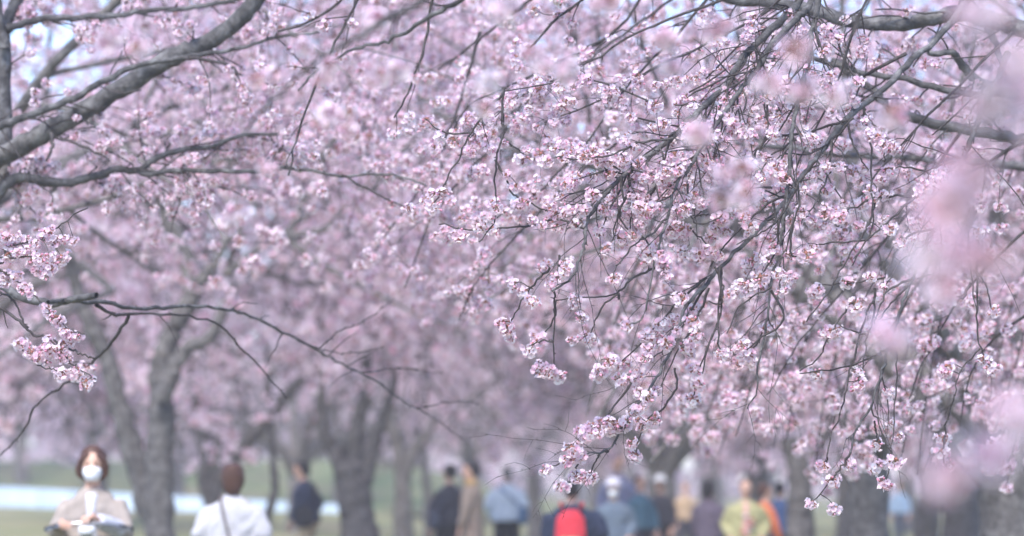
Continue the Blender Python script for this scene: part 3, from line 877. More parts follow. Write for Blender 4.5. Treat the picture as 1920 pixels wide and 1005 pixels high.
# ---- foreground tree: only soft, out-of-focus sprays of it reach into the frame
Fg = NearTree((2.1, 6.6, 0), 'very near cherry tree seen only as large soft pink blurs at the right edge', 13)
ft = Vector((1.75, 6.4, 3.0))
Fg.trunk([(2.1, 6.6, -0.1), (2.05, 6.6, 0.9), (1.9, 6.5, 2.0), ft, ft + Vector((0.1, 0.1, 0.9))], [0.30, 0.22, 0.20, 0.15, 0.09])
def world_branch(T, pts, r, name, sides=8):
    p, rr = spline(pts, r, 5, 0.006, T.rng)
    a = Acc(); a.tube(p, rr, sides)
    link(name, a.mesh(name, [M_BARK if r[0] > .012 else M_TWIG]), T.root); T.nodes.append(p)
world_branch(Fg, [ft, (1.2, 6.0, 3.35), (0.75, 5.6, 3.4), (0.45, 5.3, 3.1)], [0.09, 0.05, 0.03, 0.01], 'limb')
world_branch(Fg, [ft, (1.2, 7.6, 3.5), (0.5, 8.8, 3.7), (-0.3, 9.6, 3.5), (-1.3, 10.5, 3.3)], [0.10, 0.06, 0.04, 0.02, 0.01], 'limb')
world_branch(Fg, [ft, (1.5, 8.5, 3.6), (1.2, 10.8, 3.9), (0.7, 12.8, 3.8), (-0.4, 14.5, 3.6)], [0.10, 0.07, 0.05, 0.03, 0.012], 'limb')
for sx, sy, D in [(1912, 45, 5.0), (1890, 300, 4.9), (1815, 400, 4.9), (1850, 350, 4.9), (1750, 590, 6.6), (1850, 782, 5.0), (1915, 770, 4.8), (1772, 970, 4.7), (1300, 258, 9.2), (1235, 75, 9.6), (1245, 108, 9.6), (1500, 95, 8.6), (1490, 135, 8.6),
                   (1590, 170, 8.8), (1390, 320, 9.8), (1375, 345, 9.8), (1130, 20, 9.5), (960, 25, 9.6), (1010, 75, 10.2), (930, 160, 10.4), (900, 200, 10.6), (1060, 125, 10.5),
                   (700, 30, 10.5), (620, 150, 10.5), (250, 68, 10.2), (480, 330, 11), (430, 420, 11), (560, 210, 11), (500, 130, 11), (640, 220, 11), (730, 140, 10.8), (1690, 200, 9.6), (1340, 60, 10)]:
    n = (1 if sy > 700 else 3) if D < 7 else 2
    st = P(sx + 60, -260, D + 0.1)
    p, r = spline([st, P(sx + 50, (sy - 260) / 2, D + 0.05), P(sx, sy, D)], [0.002, 0.0018, 0.0012], 4, 0.006, Fg.rng)
    Fg.tw.tube(p, r, 5)
    for k in range(n if D < 7 or int(sx) % 3 else 1):
        sg = 0.045 if D < 7 else 0.03
        Fg.hand.append(np.array(P(sx, sy, D)) + Fg.rng.normal(size=3) * sg)
for q, D0, D1, r0 in [([(1000, -130), (860, -40), (790, 5), (700, 52), (610, 105), (540, 160), (470, 230), (440, 300)], 10.2, 10.8, 9), ([(930, -50), (859, 2), (819, 25), (769, 55), (719, 80), (665, 92), (600, 128), (560, 170)], 14.2, 14.4, 6),
                      ([(1100, -100), (1020, -20), (940, 40), (880, 90), (820, 130)], 13.5, 13.5, 4), ([(1400, -110), (1300, -30), (1200, 40), (1120, 100), (1060, 140)], 14, 13.6, 4),
                      ([(1700, -110), (1640, -20), (1600, 60), (1580, 130), (1590, 190)], 13.2, 13.2, 4), ([(1300, -110), (1160, -40), (1050, 30), (990, 90)], 15, 15, 4),
                      ([(760, -110), (680, -40), (600, 30), (520, 60)], 14.5, 14.5, 4), ([(700, -60), (640, 60), (600, 140), (560, 250), (540, 330)], 15, 15, 3), ([(820, -60), (800, 60), (770, 160), (740, 220)], 15, 15, 3)]:
    Fg.branch(q, D0, D1, r0, 2, twigs=5, cl=1, tl=(.1, .4), keep=lambda x, y: 0.75 if y < 330 else 0.0)
Fg.finish(300, 0.65, 0.95)


def pix_trunk(parts, e, mat=None):
    for q, D, r0, r1, nm in parts:
        pts = [P(x, y, D) for x, y in q]
        rad = np.linspace(r0, r1, len(q)) * D / F_PX
        p, r = spline(pts, rad, 5, 0.012, RNG)
        a = Acc(); a.tube(p, r, 14)
        link(nm, a.mesh(nm, [M_BARK]), e)


def gy(D): return 895 + CAM_H / D * F_PX + 8


# ---- mid-distance trees, each flower cluster still modelled in full
def mid_tree(loc, seed, label, droop=0.6, ncl=(4, 2), trunk_paths=None, zmin=1.6, zcut=None, **kw):
    rng = np.random.default_rng(seed)
    e = empty('cherry_tree', loc, label, 'cherry tree')
    trunk, limbs, lr = tree_skeleton(rng, **kw)
    B1, B2, B3 = tree_branches(limbs, lr, rng, droop=droop, k2=8, k3=4)
    if trunk_paths: pix_trunk(trunk_paths, e)
    else:
        o = bpy.data.objects.new('trunk', trunk.mesh('trunk', [M_BARK])); C.objects.link(o); o.parent = e
    tw = Acc()
    off = np.array(loc)

    def sel(Pth, Rr, endf=1.0):
        px, py, D = in_view(Pth[:, -1] + off)
        lim = np.array([zcut(a_, b_) for a_, b_ in zip(px, py)]) if zcut else np.ones(len(px), bool)
        m = (px > -150) & (px < 2070) & (py > -250) & lim
        return Pth[m], Rr[m]
    bb = Acc(); bb.add(*tubes(B1[0], B1[1], 6))
    o = bpy.data.objects.new('boughs', bb.mesh('boughs', [M_BARK])); C.objects.link(o); o.parent = e; o['kind'] = 'stuff'
    b2 = sel(*B2); b3 = sel(*B3)
    tw.add(*tubes(b2[0], b2[1], 4)); tw.add(*tubes(b3[0], b3[1], 3))
    o = bpy.data.objects.new('twigs', tw.mesh('twigs', [M_TWIG])); C.objects.link(o); o.parent = e; o['kind'] = 'stuff'
    pts = np.concatenate([along(b2[0], ncl[0], rng, 0.1, 0.02), along(b3[0], ncl[1], rng, 0.1, 0.02), b3[0][:, -1]])
    if zcut:
        px, py, D = in_view(pts + off)
        pts = pts[np.array([zcut(a_, b_) for a_, b_ in zip(px, py)])]
    o = scatter('blossoms', pts, None, rng, 0.85, 1.3)
    o.parent = e
    return e


def low_limit(x, y):
    """how far down the photographed canopies hang"""
    if x < 150: lim = 640
    elif x < 700: lim = 560
    elif x < 1000: lim = 640
    elif x < 1250: lim = 640 + (x - 1000) * 0.7
    elif x < 1500: lim = 815 + (x - 1250) * 0.4
    else: lim = 915
    if x < 210 and 45 < y < 150 and abs((x * 7.3 + y * 3.1) % 10) > 5.5: return False
    return y < lim + 40 * math.sin(x * 0.021) + 25 * math.sin(x * 0.057 + 1)


T9 = mid_tree((3.62, 28.0, 0), 21, 'dark trunked cherry tree at the lower right corner behind the sharp branches', 0.9, zcut=low_limit, height=7.0, reach=5.2, n_limb=6, fork=1.6, r0=0.24, limb_r=0.38)
mid_tree((3.30, 35.5, 0), 22, 'cherry tree with the broad dark trunk right of centre-right', 0.9, zcut=low_limit, height=7.5, reach=5.5, n_limb=6, fork=1.75, r0=0.20, limb_r=0.38)
mid_tree((-4.6, 27.0, 0), 23, 'left cherry tree standing just out of frame behind the grey limbs', 0.6, zcut=low_limit, height=7.0, reach=5.0, n_limb=6, fork=2.3, r0=0.24, limb_r=0.3)
mid_tree((-3.66, 40.0, 0), 25, 'forked grey cherry trunk between the woman on the bicycle and the woman in cream', 0.5, zcut=lambda x, y: low_limit(x, y) and y < 560, height=8.0, reach=4.8, n_limb=6, fork=2.6, r0=0.16, trunk_paths=[
    ([(302, gy(40)), (301, 1005), (300, 930), (301, 850), (303, 780), (303, 735), (300, 690), (318, 640), (337, 598), (360, 550), (352, 490), (318, 420), (300, 340)], 40, 30, 15, 'trunk'),
    ([(287, 965), (262, 890), (243, 821), (217, 737), (199, 665), (168, 605), (150, 560), (130, 480)], 40.2, 24, 12, 'limb'),
    ([(303, 745), (322, 702), (349, 655), (391, 632), (430, 560)], 39.8, 19, 10, 'limb'),
    ([(355, 545), (395, 505), (430, 440)], 40, 14, 8, 'limb')])


# ---- background avenue
# low hanging sprays of the dark trunked tree that fill the lower right, softly out of focus
H9 = NearTree.__new__(NearTree)
H9.rng = np.random.default_rng(31); H9.root = T9; H9.tw = Acc(); H9.nodes = []; H9.pts = []; H9.hand = []; H9.limbs = []; H9.paths = []
for k in range(26):
    x0 = 1120 + k * 33 + H9.rng.uniform(-25, 25)
    bot = min(890, 690 + (x0 - 1100) * 0.62) + H9.rng.uniform(-60, 25)
    y0 = H9.rng.uniform(330, 480); D = H9.rng.uniform(21.5, 28)
    H9.branch([(x0 + 120, y0), (x0 + 70, y0 + (bot - y0) * .3), (x0 + 30, y0 + (bot - y0) * .65), (x0 + H9.rng.uniform(-30, 10), bot)], D, D - 0.6, 3.6, 1.2, name='branch', twigs=9, cl=3, tl=(.15, .5), sub2=1, keep=lambda x, y: 1.0 if low_limit(x, y + 30) else 0.0)
H9.finish(200, 0.85, 1.25, thin=0.6)

TPL = [make_template(41, height=8.0, reach=4.6, n_limb=6, fork=1.9, r0=0.24, ncl=(5, 3), kb=dict(droop=0.55)),
       make_template(42, height=7.4, reach=4.8, n_limb=5, fork=1.7, r0=0.27, ncl=(5, 3), kb=dict(droop=0.8, k1=9)),
       make_template(43, height=8.4, reach=4.4, n_limb=6, fork=2.1, r0=0.20, ncl=(5, 3), kb=dict(droop=0.4, k1=8)),
       make_template(44, height=7.6, reach=5.0, n_limb=6, fork=1.5, r0=0.26, ncl=(5, 3), kb=dict(droop=1.0, k1=8)),
       make_template(45, height=7.6, reach=4.8, n_limb=6, fork=1.6, r0=0.24, thin=5, kb=dict(droop=0.3, k1=8))]


def bg_tree(px, D, label, parts, tpl, rz, sc=1.0, dz=0.0, base_y=None):
    loc = P(px, 895, D); loc.z = 0
    e = empty('cherry_tree', loc, label, 'cherry tree')
    pix_trunk(parts, e)
    for nm, me in (('twigs', TPL[tpl][1]), ('crown', TPL[tpl][2])):
        o = bpy.data.objects.new(nm, me); C.objects.link(o); o.parent = e
        o.rotation_euler = (0, 0, rz); o.scale = (sc, sc, sc); o.location = (0, 0, dz); o['kind'] = 'stuff'
    return e


bg_tree(408, 58, 'pale leaning cherry trunk behind the woman in cream', [
    ([(402, gy(58)), (400, 1000), (402, 930), (420, 880), (450, 845), (482, 809), (515, 770), (542, 737), (584, 683), (610, 600)], 58, 19, 10, 'trunk'),
    ([(400, 960), (384, 900), (388, 850), (380, 790), (358, 719), (350, 640)], 58, 17, 7, 'limb'),
    ([(402, 915), (412, 850), (400, 770), (372, 715)], 58, 10, 6, 'limb')], 4, 2.0, 1.0, 0.5)
bg_tree(508, 52, 'thin dark sapling trunk right of the woman in cream', [
    ([(488, gy(52)), (500, 980), (512, 930), (513, 870), (508, 800), (504, 740), (500, 650)], 52, 10, 5, 'trunk')], 2, 4.0, 1.15, 0.8)
bg_tree(668, 50, 'broad cherry trunk left of centre with mossy fork', [
    ([(676, gy(50)), (675, 1005), (668, 950), (660, 900), (655, 860)], 50, 40, 28, 'trunk'),
    ([(650, 905), (632, 860), (612, 820), (600, 760), (605, 690), (590, 640)], 50, 17, 6, 'limb'),
    ([(680, 905), (698, 850), (715, 790), (735, 740), (740, 690)], 50, 17, 6, 'limb'),
    ([(664, 880), (668, 800), (690, 720), (680, 640)], 50, 18, 8, 'limb')], 3, 1.0, 1.25, 1.6)
bg_tree(757, 66, 'slim cherry trunk between the broad trunk and the couple', [
    ([(757, gy(66)), (757, 980), (756, 920), (752, 870), (735, 800), (720, 740)], 66, 20, 10, 'trunk'),
    ([(756, 900), (780, 840), (820, 780)], 66, 12, 6, 'limb')], 4, 1.6, 1.0, 0.8)
bg_tree(803, 78, 'thin pale cherry trunk just left of the dark coated person', [
    ([(803, gy(78)), (803, 980), (801, 920), (795, 860), (780, 800)], 78, 11, 6, 'trunk')], 3, 2.7, 1.0, 0.6)
bg_tree(1005, 84, 'pale narrow cherry trunk behind the light blue jacket', [
    ([(1003, gy(84)), (1003, 980), (1001, 920), (995, 860)], 84, 16, 9, 'trunk')], 0, 5.0, 1.05, 0.5)
bg_tree(1502, 48, 'straight grey cherry trunk left of the broad dark trunk', [
    ([(1502, gy(48)), (1501, 980), (1500, 930), (1498, 880), (1480, 820)], 48, 32, 18, 'trunk'),
    ([(1503, 910), (1530, 850), (1560, 790)], 48, 16, 8, 'limb')], 1, 0.9, 1.3, 0.0)
bg_tree(1742, 60, 'pale slanting cherry trunk right of the far blue top', [
    ([(1735, gy(60)), (1738, 980), (1745, 930), (1752, 880), (1770, 820)], 60, 28, 16, 'trunk'),
    ([(1748, 910), (1720, 860), (1690, 800)], 60, 14, 8, 'limb')], 3, 3.9, 1.0, 0.1)
for px, D, t_, lab in [(2080, 45, 1, 'cherry tree standing out of frame whose crown fills the upper right corner'), (1800, 53, 0, 'pale cherry tree behind the dark trunked tree, upper right'), (-160, 50, 2, 'cherry tree out of frame on the left whose sprays hang over the barrier'), (-330, 60, 3, 'drooping cherry tree rooted left of the frame whose sprays hang behind the masked woman')]:
    loc = P(px, 895, D); loc.z = 0
    place_tree(TPL[t_], loc, px * 0.37, 1.08, lab)
k = 0
far = [(-60, 66), (180, 96), (560, 92), (880, 112), (640, 125), (330, 118), (1120, 96), (1240, 72), (1330, 110), (1420, 84), (1590, 78), (1850, 75), (2080, 58), (1700, 104), (40, 130), (460, 150), (760, 160), (1000, 140), (1180, 150), (1500, 145), (1800, 150), (1960, 110), (200, 175), (900, 190), (1350, 185), (600, 200), (1650, 190), (1090, 210), (350, 220), (-80, 190), (780, 230), (1450, 230), (1950, 210)]

def distant_wood():
    rng = np.random.default_rng(5)
    n = 5000
    x = rng.uniform(-75, 75, n); z = rng.uniform(0.2, 11, n); y = rng.uniform(262, 285, n)
    m = z < 8.5 + 2.2 * np.sin(x * 0.21) + 1.2 * np.sin(x * 0.53 + 2)
    V, F, mi = crude_cluster_mesh(np.stack([x, y, z], 1)[m], rng, 6, 16)
    o = link('distant_wood', mesh_np('distant_wood', V, F, [M_PETAL, M_PETAL2, M_BARK, M_BARK], False, rng.choice([0, 1, 2], len(F), p=[.35, .35, .30])))
    tag(o, 'far blossoming wood closing the view behind the avenue', None, None, 'stuff')


distant_wood()
for px, D in far:
    loc = P(px, 895, D); loc.z = 0 if D < 105 or px > 900 else 0.4
    place_tree(TPL[4 if px in (560, 640, 880) else k % 4], loc, RNG.uniform(0, 6.28), RNG.uniform(0.95, 1.25), 'far cherry tree in soft pink bloom among the blurred rows behind the people', 'far cherry trees of the avenue')
    k += 1
# ------------------------------------------------------------------ barrier on the far left
def barrier():
    e = empty('barrier', P(250, 950, 112), 'long pale blue-white barrier running behind the left trunks', 'barrier')
    m = simple('pale_blue_panel', (0.60, 0.74, 0.90), 0.5, (0.52, 0.67, 0.86), 3)
    mp = simple('grey_post', (0.35, 0.36, 0.38), 0.5)
    n = 12
    xs = np.linspace(-120, 660, n + 1)
    for i in range(n):
        a, b = xs[i], xs[i + 1]
        def top(x): return 912 + max(0, x + 20) * 0.053
        def bot(x): return 948 + max(0, x + 20) * 0.036
        D = 112
        c = [P(a + 1, bot(a), D), P(b - 1, bot(b), D), P(b - 1, top(b), D), P(a + 1, top(a), D)]
        V = [tuple(q) for q in c] + [tuple(q + Vector((0, 0.06, 0))) for q in c]
        F = [(0, 1, 2, 3), (5, 4, 7, 6), (0, 3, 7, 4), (1, 5, 6, 2), (3, 2, 6, 7), (0, 4, 5, 1)]
        link('panel', mesh_np('panel', V, F, [m], False), e)
        ac = Acc(); g = P(a, bot(a), D + .1)
        ac.tube([(g.x, g.y, 0.2), tuple(P(a, top(a) - 2, D + .1))], [0.04, 0.04], 8)
        link('post', ac.mesh('post', [mp]), e)


barrier()

# ------------------------------------------------------------------ people
def ering(c, ax, a, b, rx, ry, n=16):
    th = np.arange(n) * 2 * math.pi / n
    return c + np.outer(np.cos(th), a) * rx + np.outer(np.sin(th), b) * ry


def loft(acc, secs, n=16):
    """secs: list of (centre, radius_x, radius_y); closed ends; x axis kept sideways"""
    c = np.array([list(s[0]) for s in secs], float)
    T = np.gradient(c, axis=0); T /= np.linalg.norm(T, axis=1, keepdims=True) + 1e-9
    V, Q = [], []
    for i, s in enumerate(secs):
        y = np.array([0, 1.0, 0]); 
        a = np.cross(y, T[i])
        if np.linalg.norm(a) < 0.3: a = np.cross(np.array([0, 0, 1.0]), T[i])
        a /= np.linalg.norm(a); b = np.cross(T[i], a)
        V.append(ering(c[i], T[i], a, b, s[1], s[2], n))
    V = np.concatenate(V); K = len(secs)
    for k in range(K - 1):
        for j in range(n): Q.append((k * n + j, k * n + (j + 1) % n, (k + 1) * n + (j + 1) % n, (k + 1) * n + j))
    V = np.vstack([V, c[0], c[-1]])
    i0, i1 = K * n, K * n + 1
    for j in range(0, n, 2):
        Q.append((i0, (j + 2) % n, (j + 1) % n, j)); q = (K - 1) * n
        Q.append((i1, q + j, q + j + 1, q + (j + 2) % n))
    acc.add(V, np.array(Q))


def remesh(acc, name, mats, vox, smooth_it=4, noise=0.0):
    me = mesh_np('tmp', np.concatenate(acc.V), np.concatenate(acc.Q), [], False)
    o = bpy.data.objects.new('tmp', me); C.objects.link(o)
    md = o.modifiers.new('r', 'REMESH'); md.mode = 'VOXEL'; md.voxel_size = vox
    sm = o.modifiers.new('s', 'SMOOTH'); sm.iterations = smooth_it; sm.factor = 0.5
    dg = bpy.context.evaluated_depsgraph_get()
    r = bpy.data.meshes.new_from_object(o.evaluated_get(dg))
    bpy.data.objects.remove(o); bpy.data.meshes.remove(me)
    r.name = name
    r.materials.clear()
    for m in mats: r.materials.append(m)
    n = len(r.vertices)
    if noise:
        co = np.zeros(n * 3, np.float32); r.vertices.foreach_get('co', co); co = co.reshape(-1, 3)
        nr = np.zeros(n * 3, np.float32); r.vertices.foreach_get('normal', nr); nr = nr.reshape(-1, 3)
        f = np.sin(co[:, 2] * 46 + 5 * np.sin(co[:, 0] * 17) + 3 * np.sin(co[:, 1] * 13)) * 0.6 + np.sin(co[:, 0] * 38 + 6 * np.sin(co[:, 2] * 9)) * 0.5
        co += nr * (f * noise)[:, None]
        r.vertices.foreach_set('co', co.ravel())
    r.polygons.foreach_set('use_smooth', np.ones(len(r.polygons), bool))
    r.update()
    return r


MS = simple('skin', (0.62, 0.40, 0.31), 0.55, (0.55, 0.34, 0.26), 30)
CLOTH = {}


def cloth(name, c, c2=None, sc=30, bump=0.3):
    if name not in CLOTH: CLOTH[name] = simple(name, c, 0.9, c2, sc, bump)
    return CLOTH[name]


HAIR_B = simple('brown_hair', (0.11, 0.055, 0.040), 0.45, (0.05, 0.025, 0.018), 60, stretch=(6, 6, 1))
HAIR_K = simple('black_hair', (0.025, 0.022, 0.024), 0.4, (0.015, 0.013, 0.014), 60, stretch=(6, 6, 1))
HAIR_G = simple('grey_hair', (0.30, 0.29, 0.29), 0.5, (0.2, 0.2, 0.2), 60)
M_EYE = simple('eye_dark', (0.02, 0.015, 0.012), 0.2)
M_MASK = simple('white_mask', (0.80, 0.82, 0.86), 0.8, (0.76, 0.78, 0.83), 20)


def person(px, D, top_y, label, face, jacket, trousers, hair=HAIR_K, style='short', height=None, arms='down', group=None, width=1.0, coat_len=0.0, lean=0.0,
           mask=False, hat=None, extras=(), collar=None, shirt=None, pos_z=0.0, sit=False, vox=0.016):
    """face: angle the person faces, degrees; 0 = away from the camera, 180 = towards it. Local frame: +Y is forward"""
    loc = P(px, 895, D); loc.z = pos_z
    H = height or (CAM_H + (895 - top_y) / F_PX * D - pos_z)
    e = empty('person', loc, label, 'person', group, math.radians(-face))
    s = H / 1.68
    seed = int(px * 7 + D)
    rng = np.random.default_rng(seed)
    W = width
    def v(x, y, z):
        z *= s
        return np.array([x * s, y * s + lean * max(0, z - 0.85 * s), z])
    # joints
    sh, hip = 0.150 * W, 0.095
    HL = {'down': [(1, (0.24, 0.02, 1.12), (0.235, 0.10, 0.86)), (-1, (-0.24, 0.02, 1.12), (-0.235, 0.10, 0.86))],
          'bars': [(1, (0.235, 0.10, 1.13), (0.17, 0.37, 1.185)), (-1, (-0.235, 0.10, 1.13), (-0.06, 0.36, 1.215))],
          'phone': [(1, (0.25, 0.10, 1.14), (0.10, 0.33, 1.36)), (-1, (-0.25, 0.10, 1.14), (-0.08, 0.33, 1.36))],
          'pocket': [(1, (0.27, -0.06, 1.12), (0.20, 0.11, 0.94)), (-1, (-0.27, -0.06, 1.12), (-0.20, 0.11, 0.94))],
          'hip': [(1, (0.33, -0.06, 1.14), (0.19, 0.02, 0.98)), (-1, (-0.25, 0.02, 1.12), (-0.2, 0.14, 0.92))]}[arms]
    step = 0.10
    if sit:
        legs = [(1, (0.11, 0.33, 0.66), (0.10, 0.16, 0.30)), (-1, (-0.11, 0.30, 0.56), (-0.10, 0.30, 0.12))]
        hz = 0.86
    else:
        legs = [(1, (0.10, 0.04 + step * 0.6, 0.49), (0.10, step, 0.085)), (-1, (-0.10, 0.02 - step * 0.3, 0.49), (-0.10, -step, 0.085))]
        hz = 0.90
    # body: trunk, neck, head with nose, ears and chin, arms, legs, feet
    b = Acc()
    loft(b, [(v(0, 0, hz - 0.06), .10 * s, .09 * s), (v(0, 0, hz), .155 * s, .11 * s), (v(0, 0.0, 1.05), .125 * s, .09 * s), (v(0, 0.01, 1.22), .150 * s, .105 * s), (v(0, 0, 1.33), .140 * s, .09 * s), (v(0, -0.01, 1.40), .085 * s, .065 * s), (v(0, 0, 1.44), .052 * s, .052 * s), (v(0, 0.012, 1.50), .05 * s, .052 * s)])
    hc = v(0, 0.025, 1.575)
    loft(b, [(v(0, 0.045, 1.455), .022 * s, .02 * s), (v(0, 0.040, 1.475), .045 * s, .05 * s), (v(0, 0.032, 1.51), .062 * s, .075 * s), (v(0, 0.022, 1.555), .072 * s, .090 * s), (v(0, 0.015, 1.60), .075 * s, .097 * s), (v(0, 0.01, 1.64), .066 * s, .086 * s), (v(0, 0.005, 1.67), .040 * s, .052 * s)])
    loft(b, [(v(0, 0.105, 1.585), .008 * s, .012 * s), (v(0, 0.118, 1.555), .012 * s, .014 * s), (v(0, 0.112, 1.540), .014 * s, .008 * s)], 8)
    for sx in (1, -1):
        loft(b, [(v(sx * .068, 0.01, 1.58), .012 * s, .022 * s), (v(sx * .082, 0.0, 1.565), .010 * s, .03 * s)], 8)
    armp, legp = [], []
    for sx, el, wr in HL:
        A, B_, W_ = v(sx * sh * .93, 0, 1.335), v(*el), v(*wr)
        armp.append((A, B_, W_))
        loft(b, [(A, .048 * s, .048 * s), ((A + B_) / 2, .043 * s, .043 * s), (B_, .036 * s, .036 * s), ((B_ + W_) / 2, .034 * s, .034 * s), (W_, .025 * s, .023 * s)], 10)
        d = (W_ - B_) / np.linalg.norm(W_ - B_)
        hp = W_ + d * 0.045 * s
        loft(b, [(W_ - d * 0.01, .022 * s, .020 * s), (hp, .038 * s, .018 * s), (hp + d * .045 * s, .038 * s, .015 * s)], 10)
    for sx, kn, an in legs:
        Hp, Kn, An = v(sx * hip, 0, hz), v(*kn), v(*an)
        legp.append((Hp, Kn, An))
        loft(b, [(Hp, .085 * s, .085 * s), ((Hp + Kn) / 2, .075 * s, .078 * s), (Kn, .055 * s, .058 * s), ((Kn * 2 + An) / 3, .053 * s, .056 * s), (An, .036 * s, .040 * s)], 12)
        loft(b, [(An + v(0, -.045, -.035), .032 * s, .03 * s), (An + v(0, 0.04, -.045), .040 * s, .03 * s), (An + v(0, .14, -.06), .042 * s, .018 * s), (An + v(0, .175, -.062), .028 * s, .012 * s)], 10)
    me = remesh(b, 'body', [MS], vox, 3)
    # fingers: four unequal, bent, plus a thumb from the side of the palm
    acc = Acc()
    for (A, B_, W_), (sx, _, _) in zip(armp, HL):
        d = (W_ - B_) / np.linalg.norm(W_ - B_)
        side = np.cross(d, [0, 0, 1.0]); side /= np.linalg.norm(side) + 1e-9
        up = np.cross(side, d)
        p0 = W_ + d * 0.085 * s
        curl = -up if arms == 'bars' else (np.array([-sx * 1.0, 0, 0]))
        for k, Lf_ in enumerate((.070, .078, .072, .056)):
            q = p0 + side * (k - 1.5) * 0.019 * s
            c1 = q + d * Lf_ * .45 * s + curl * .006
            c2 = c1 + (d * .25 + curl * .3) * Lf_ * s
            c3 = c2 + (-d * .05 + curl * .35) * Lf_ * s
            acc.tube([q - d * .02, c1, c2, c3], [.0095, .009, .008, .006], 6)
        q = W_ + d * .035 * s + side * -sx * .034 * s
        acc.tube([q, q + (d * .5 - side * sx * .6) * .04 * s, q + (d * .9 - side * sx * .5 + curl * .4) * .055 * s], [.012, .0105, .008], 6)
    n0 = len(me.vertices)
    bm = bmesh.new(); bm.from_mesh(me)
    fm = acc.mesh('f', []); bm.from_mesh(fm); bm.to_mesh(me); bm.free(); bpy.data.meshes.remove(fm)
    ob = bpy.data.objects.new('body', me); C.objects.link(ob); ob.parent = e

    def child(name, mesh):
        o = bpy.data.objects.new(name, mesh); C.objects.link(o); o.parent = e; return o
    # eyes and mouth
    for sx in (1, -1):
        a = Acc(); c = v(sx * .030, .108, 1.578)
        loft(a, [(c + [-.010, 0, 0], .002, .002), (c, .006, .006), (c + [.010, 0, 0], .002, .002)], 8); child('eye', a.mesh('eye', [M_EYE]))
        a = Acc(); c = v(sx * .031, .112, 1.600)
        loft(a, [(c + [-.014, -.004, 0], .002, .002), (c, .003, .003), (c + [.014, -.004, 0], .002, .002)], 6); child('eyebrow', a.mesh('eyebrow', [hair]))
    if mask:
        a = Acc()
        loft(a, [(v(0, .066, 1.470), .034 * s, .044 * s), (v(0, .062, 1.497), .056 * s, .060 * s), (v(0, .056, 1.53), .066 * s, .072 * s), (v(0, .052, 1.552), .060 * s, .074 * s)], 20)
        child('mask', a.mesh('mask', [M_MASK]))
    else:
        a = Acc(); c = v(0, .112, 1.512)
        loft(a, [(c + [-.022, -.006, 0], .002, .002), (c, .005, .005), (c + [.022, -.006, 0], .002, .002)], 8)
        child('mouth', a.mesh('mouth', [simple('lip', (0.45, 0.18, 0.16), 0.5)]))
    # hair
    a = Acc()
    if style == 'bob':
        loft(a, [(v(0, -0.02, 1.69), .045 * s, .055 * s), (v(0, -.012, 1.675), .075 * s, .092 * s), (v(0, -.015, 1.64), .092 * s, .106 * s), (v(0, -.035, 1.59), .099 * s, .096 * s), (v(0, -.048, 1.54), .101 * s, .082 * s), (v(0, -.055, 1.495), .092 * s, .066 * s), (v(0, -.055, 1.475), .07 * s, .045 * s)], 20)
        loft(a, [(v(-.035, .092, 1.645), .016 * s, .016 * s), (v(-.070, .066, 1.61), .020 * s, .028 * s), (v(-.096, .045, 1.56), .020 * s, .036 * s), (v(-.090, .04, 1.515), .018 * s, .03 * s), (v(-.070, .045, 1.49), .010 * s, .018 * s)], 10)
        loft(a, [(v(.020, .096, 1.650), .016 * s, .016 * s), (v(.066, .070, 1.615), .022 * s, .028 * s), (v(.096, .045, 1.56), .020 * s, .036 * s), (v(.090, .04, 1.515), .018 * s, .03 * s), (v(.070, .045, 1.49), .010 * s, .018 * s)], 10)
    elif style == 'long':
        loft(a, [(v(0, -0.015, 1.695), .04 * s, .05 * s), (v(0, -.012, 1.672), .074 * s, .094 * s), (v(0, -.018, 1.63), .094 * s, .106 * s), (v(.004, -.035, 1.575), .099 * s, .094 * s), (v(.006, -.05, 1.51), .086 * s, .070 * s), (v(.004, -.058, 1.465), .064 * s, .05 * s), (v(0, -.062, 1.435), .04 * s, .03 * s)], 20)
    else:
        loft(a, [(v(0, -0.01, 1.69), .045 * s, .055 * s), (v(0, -.010, 1.672), .074 * s, .092 * s), (v(0, -.018, 1.63), .084 * s, .101 * s), (v(0, -.04, 1.58), .080 * s, .080 * s), (v(0, -.06, 1.53), .066 * s, .052 * s), (v(0, -.06, 1.51), .045 * s, .03 * s)], 18)
    child('hair', remesh(a, 'hair', [hair], 0.010, 2, 0.0025))
    if hat is not None:
        a = Acc()
        loft(a, [(v(0, 0, 1.735), .045 * s, .05 * s), (v(0, 0, 1.715), .085 * s, .10 * s), (v(0, 0, 1.65), .098 * s, .114 * s), (v(0, 0, 1.635), .10 * s, .117 * s)], 20)
        loft(a, [(v(0, 0.0, 1.643), .145 * s, .16 * s), (v(0, 0.0, 1.630), .15 * s, .165 * s)], 24)
        child('hat', a.mesh('hat', [hat]))
    # trousers
    a = Acc()
    for (Hp, Kn, An) in legp:
        loft(a, [(Hp + v(0, 0, .04), .105 * s, .105 * s), ((Hp + Kn) / 2, .095 * s, .098 * s), (Kn, .080 * s, .085 * s), ((Kn + An) / 2, .075 * s, .080 * s), (An + v(0, 0, .0), .068 * s, .075 * s)], 14)
    loft(a, [(v(0, 0, hz - .06), .14 * s, .12 * s), (v(0, 0, hz + .02), .175 * s, .13 * s), (v(0, 0, 1.02), .150 * s, .115 * s)])
    child('trousers', remesh(a, 'trousers', [trousers], 0.018, 3, 0.003))
    # jacket or top
    a = Acc()
    lo = hz - 0.02 - coat_len
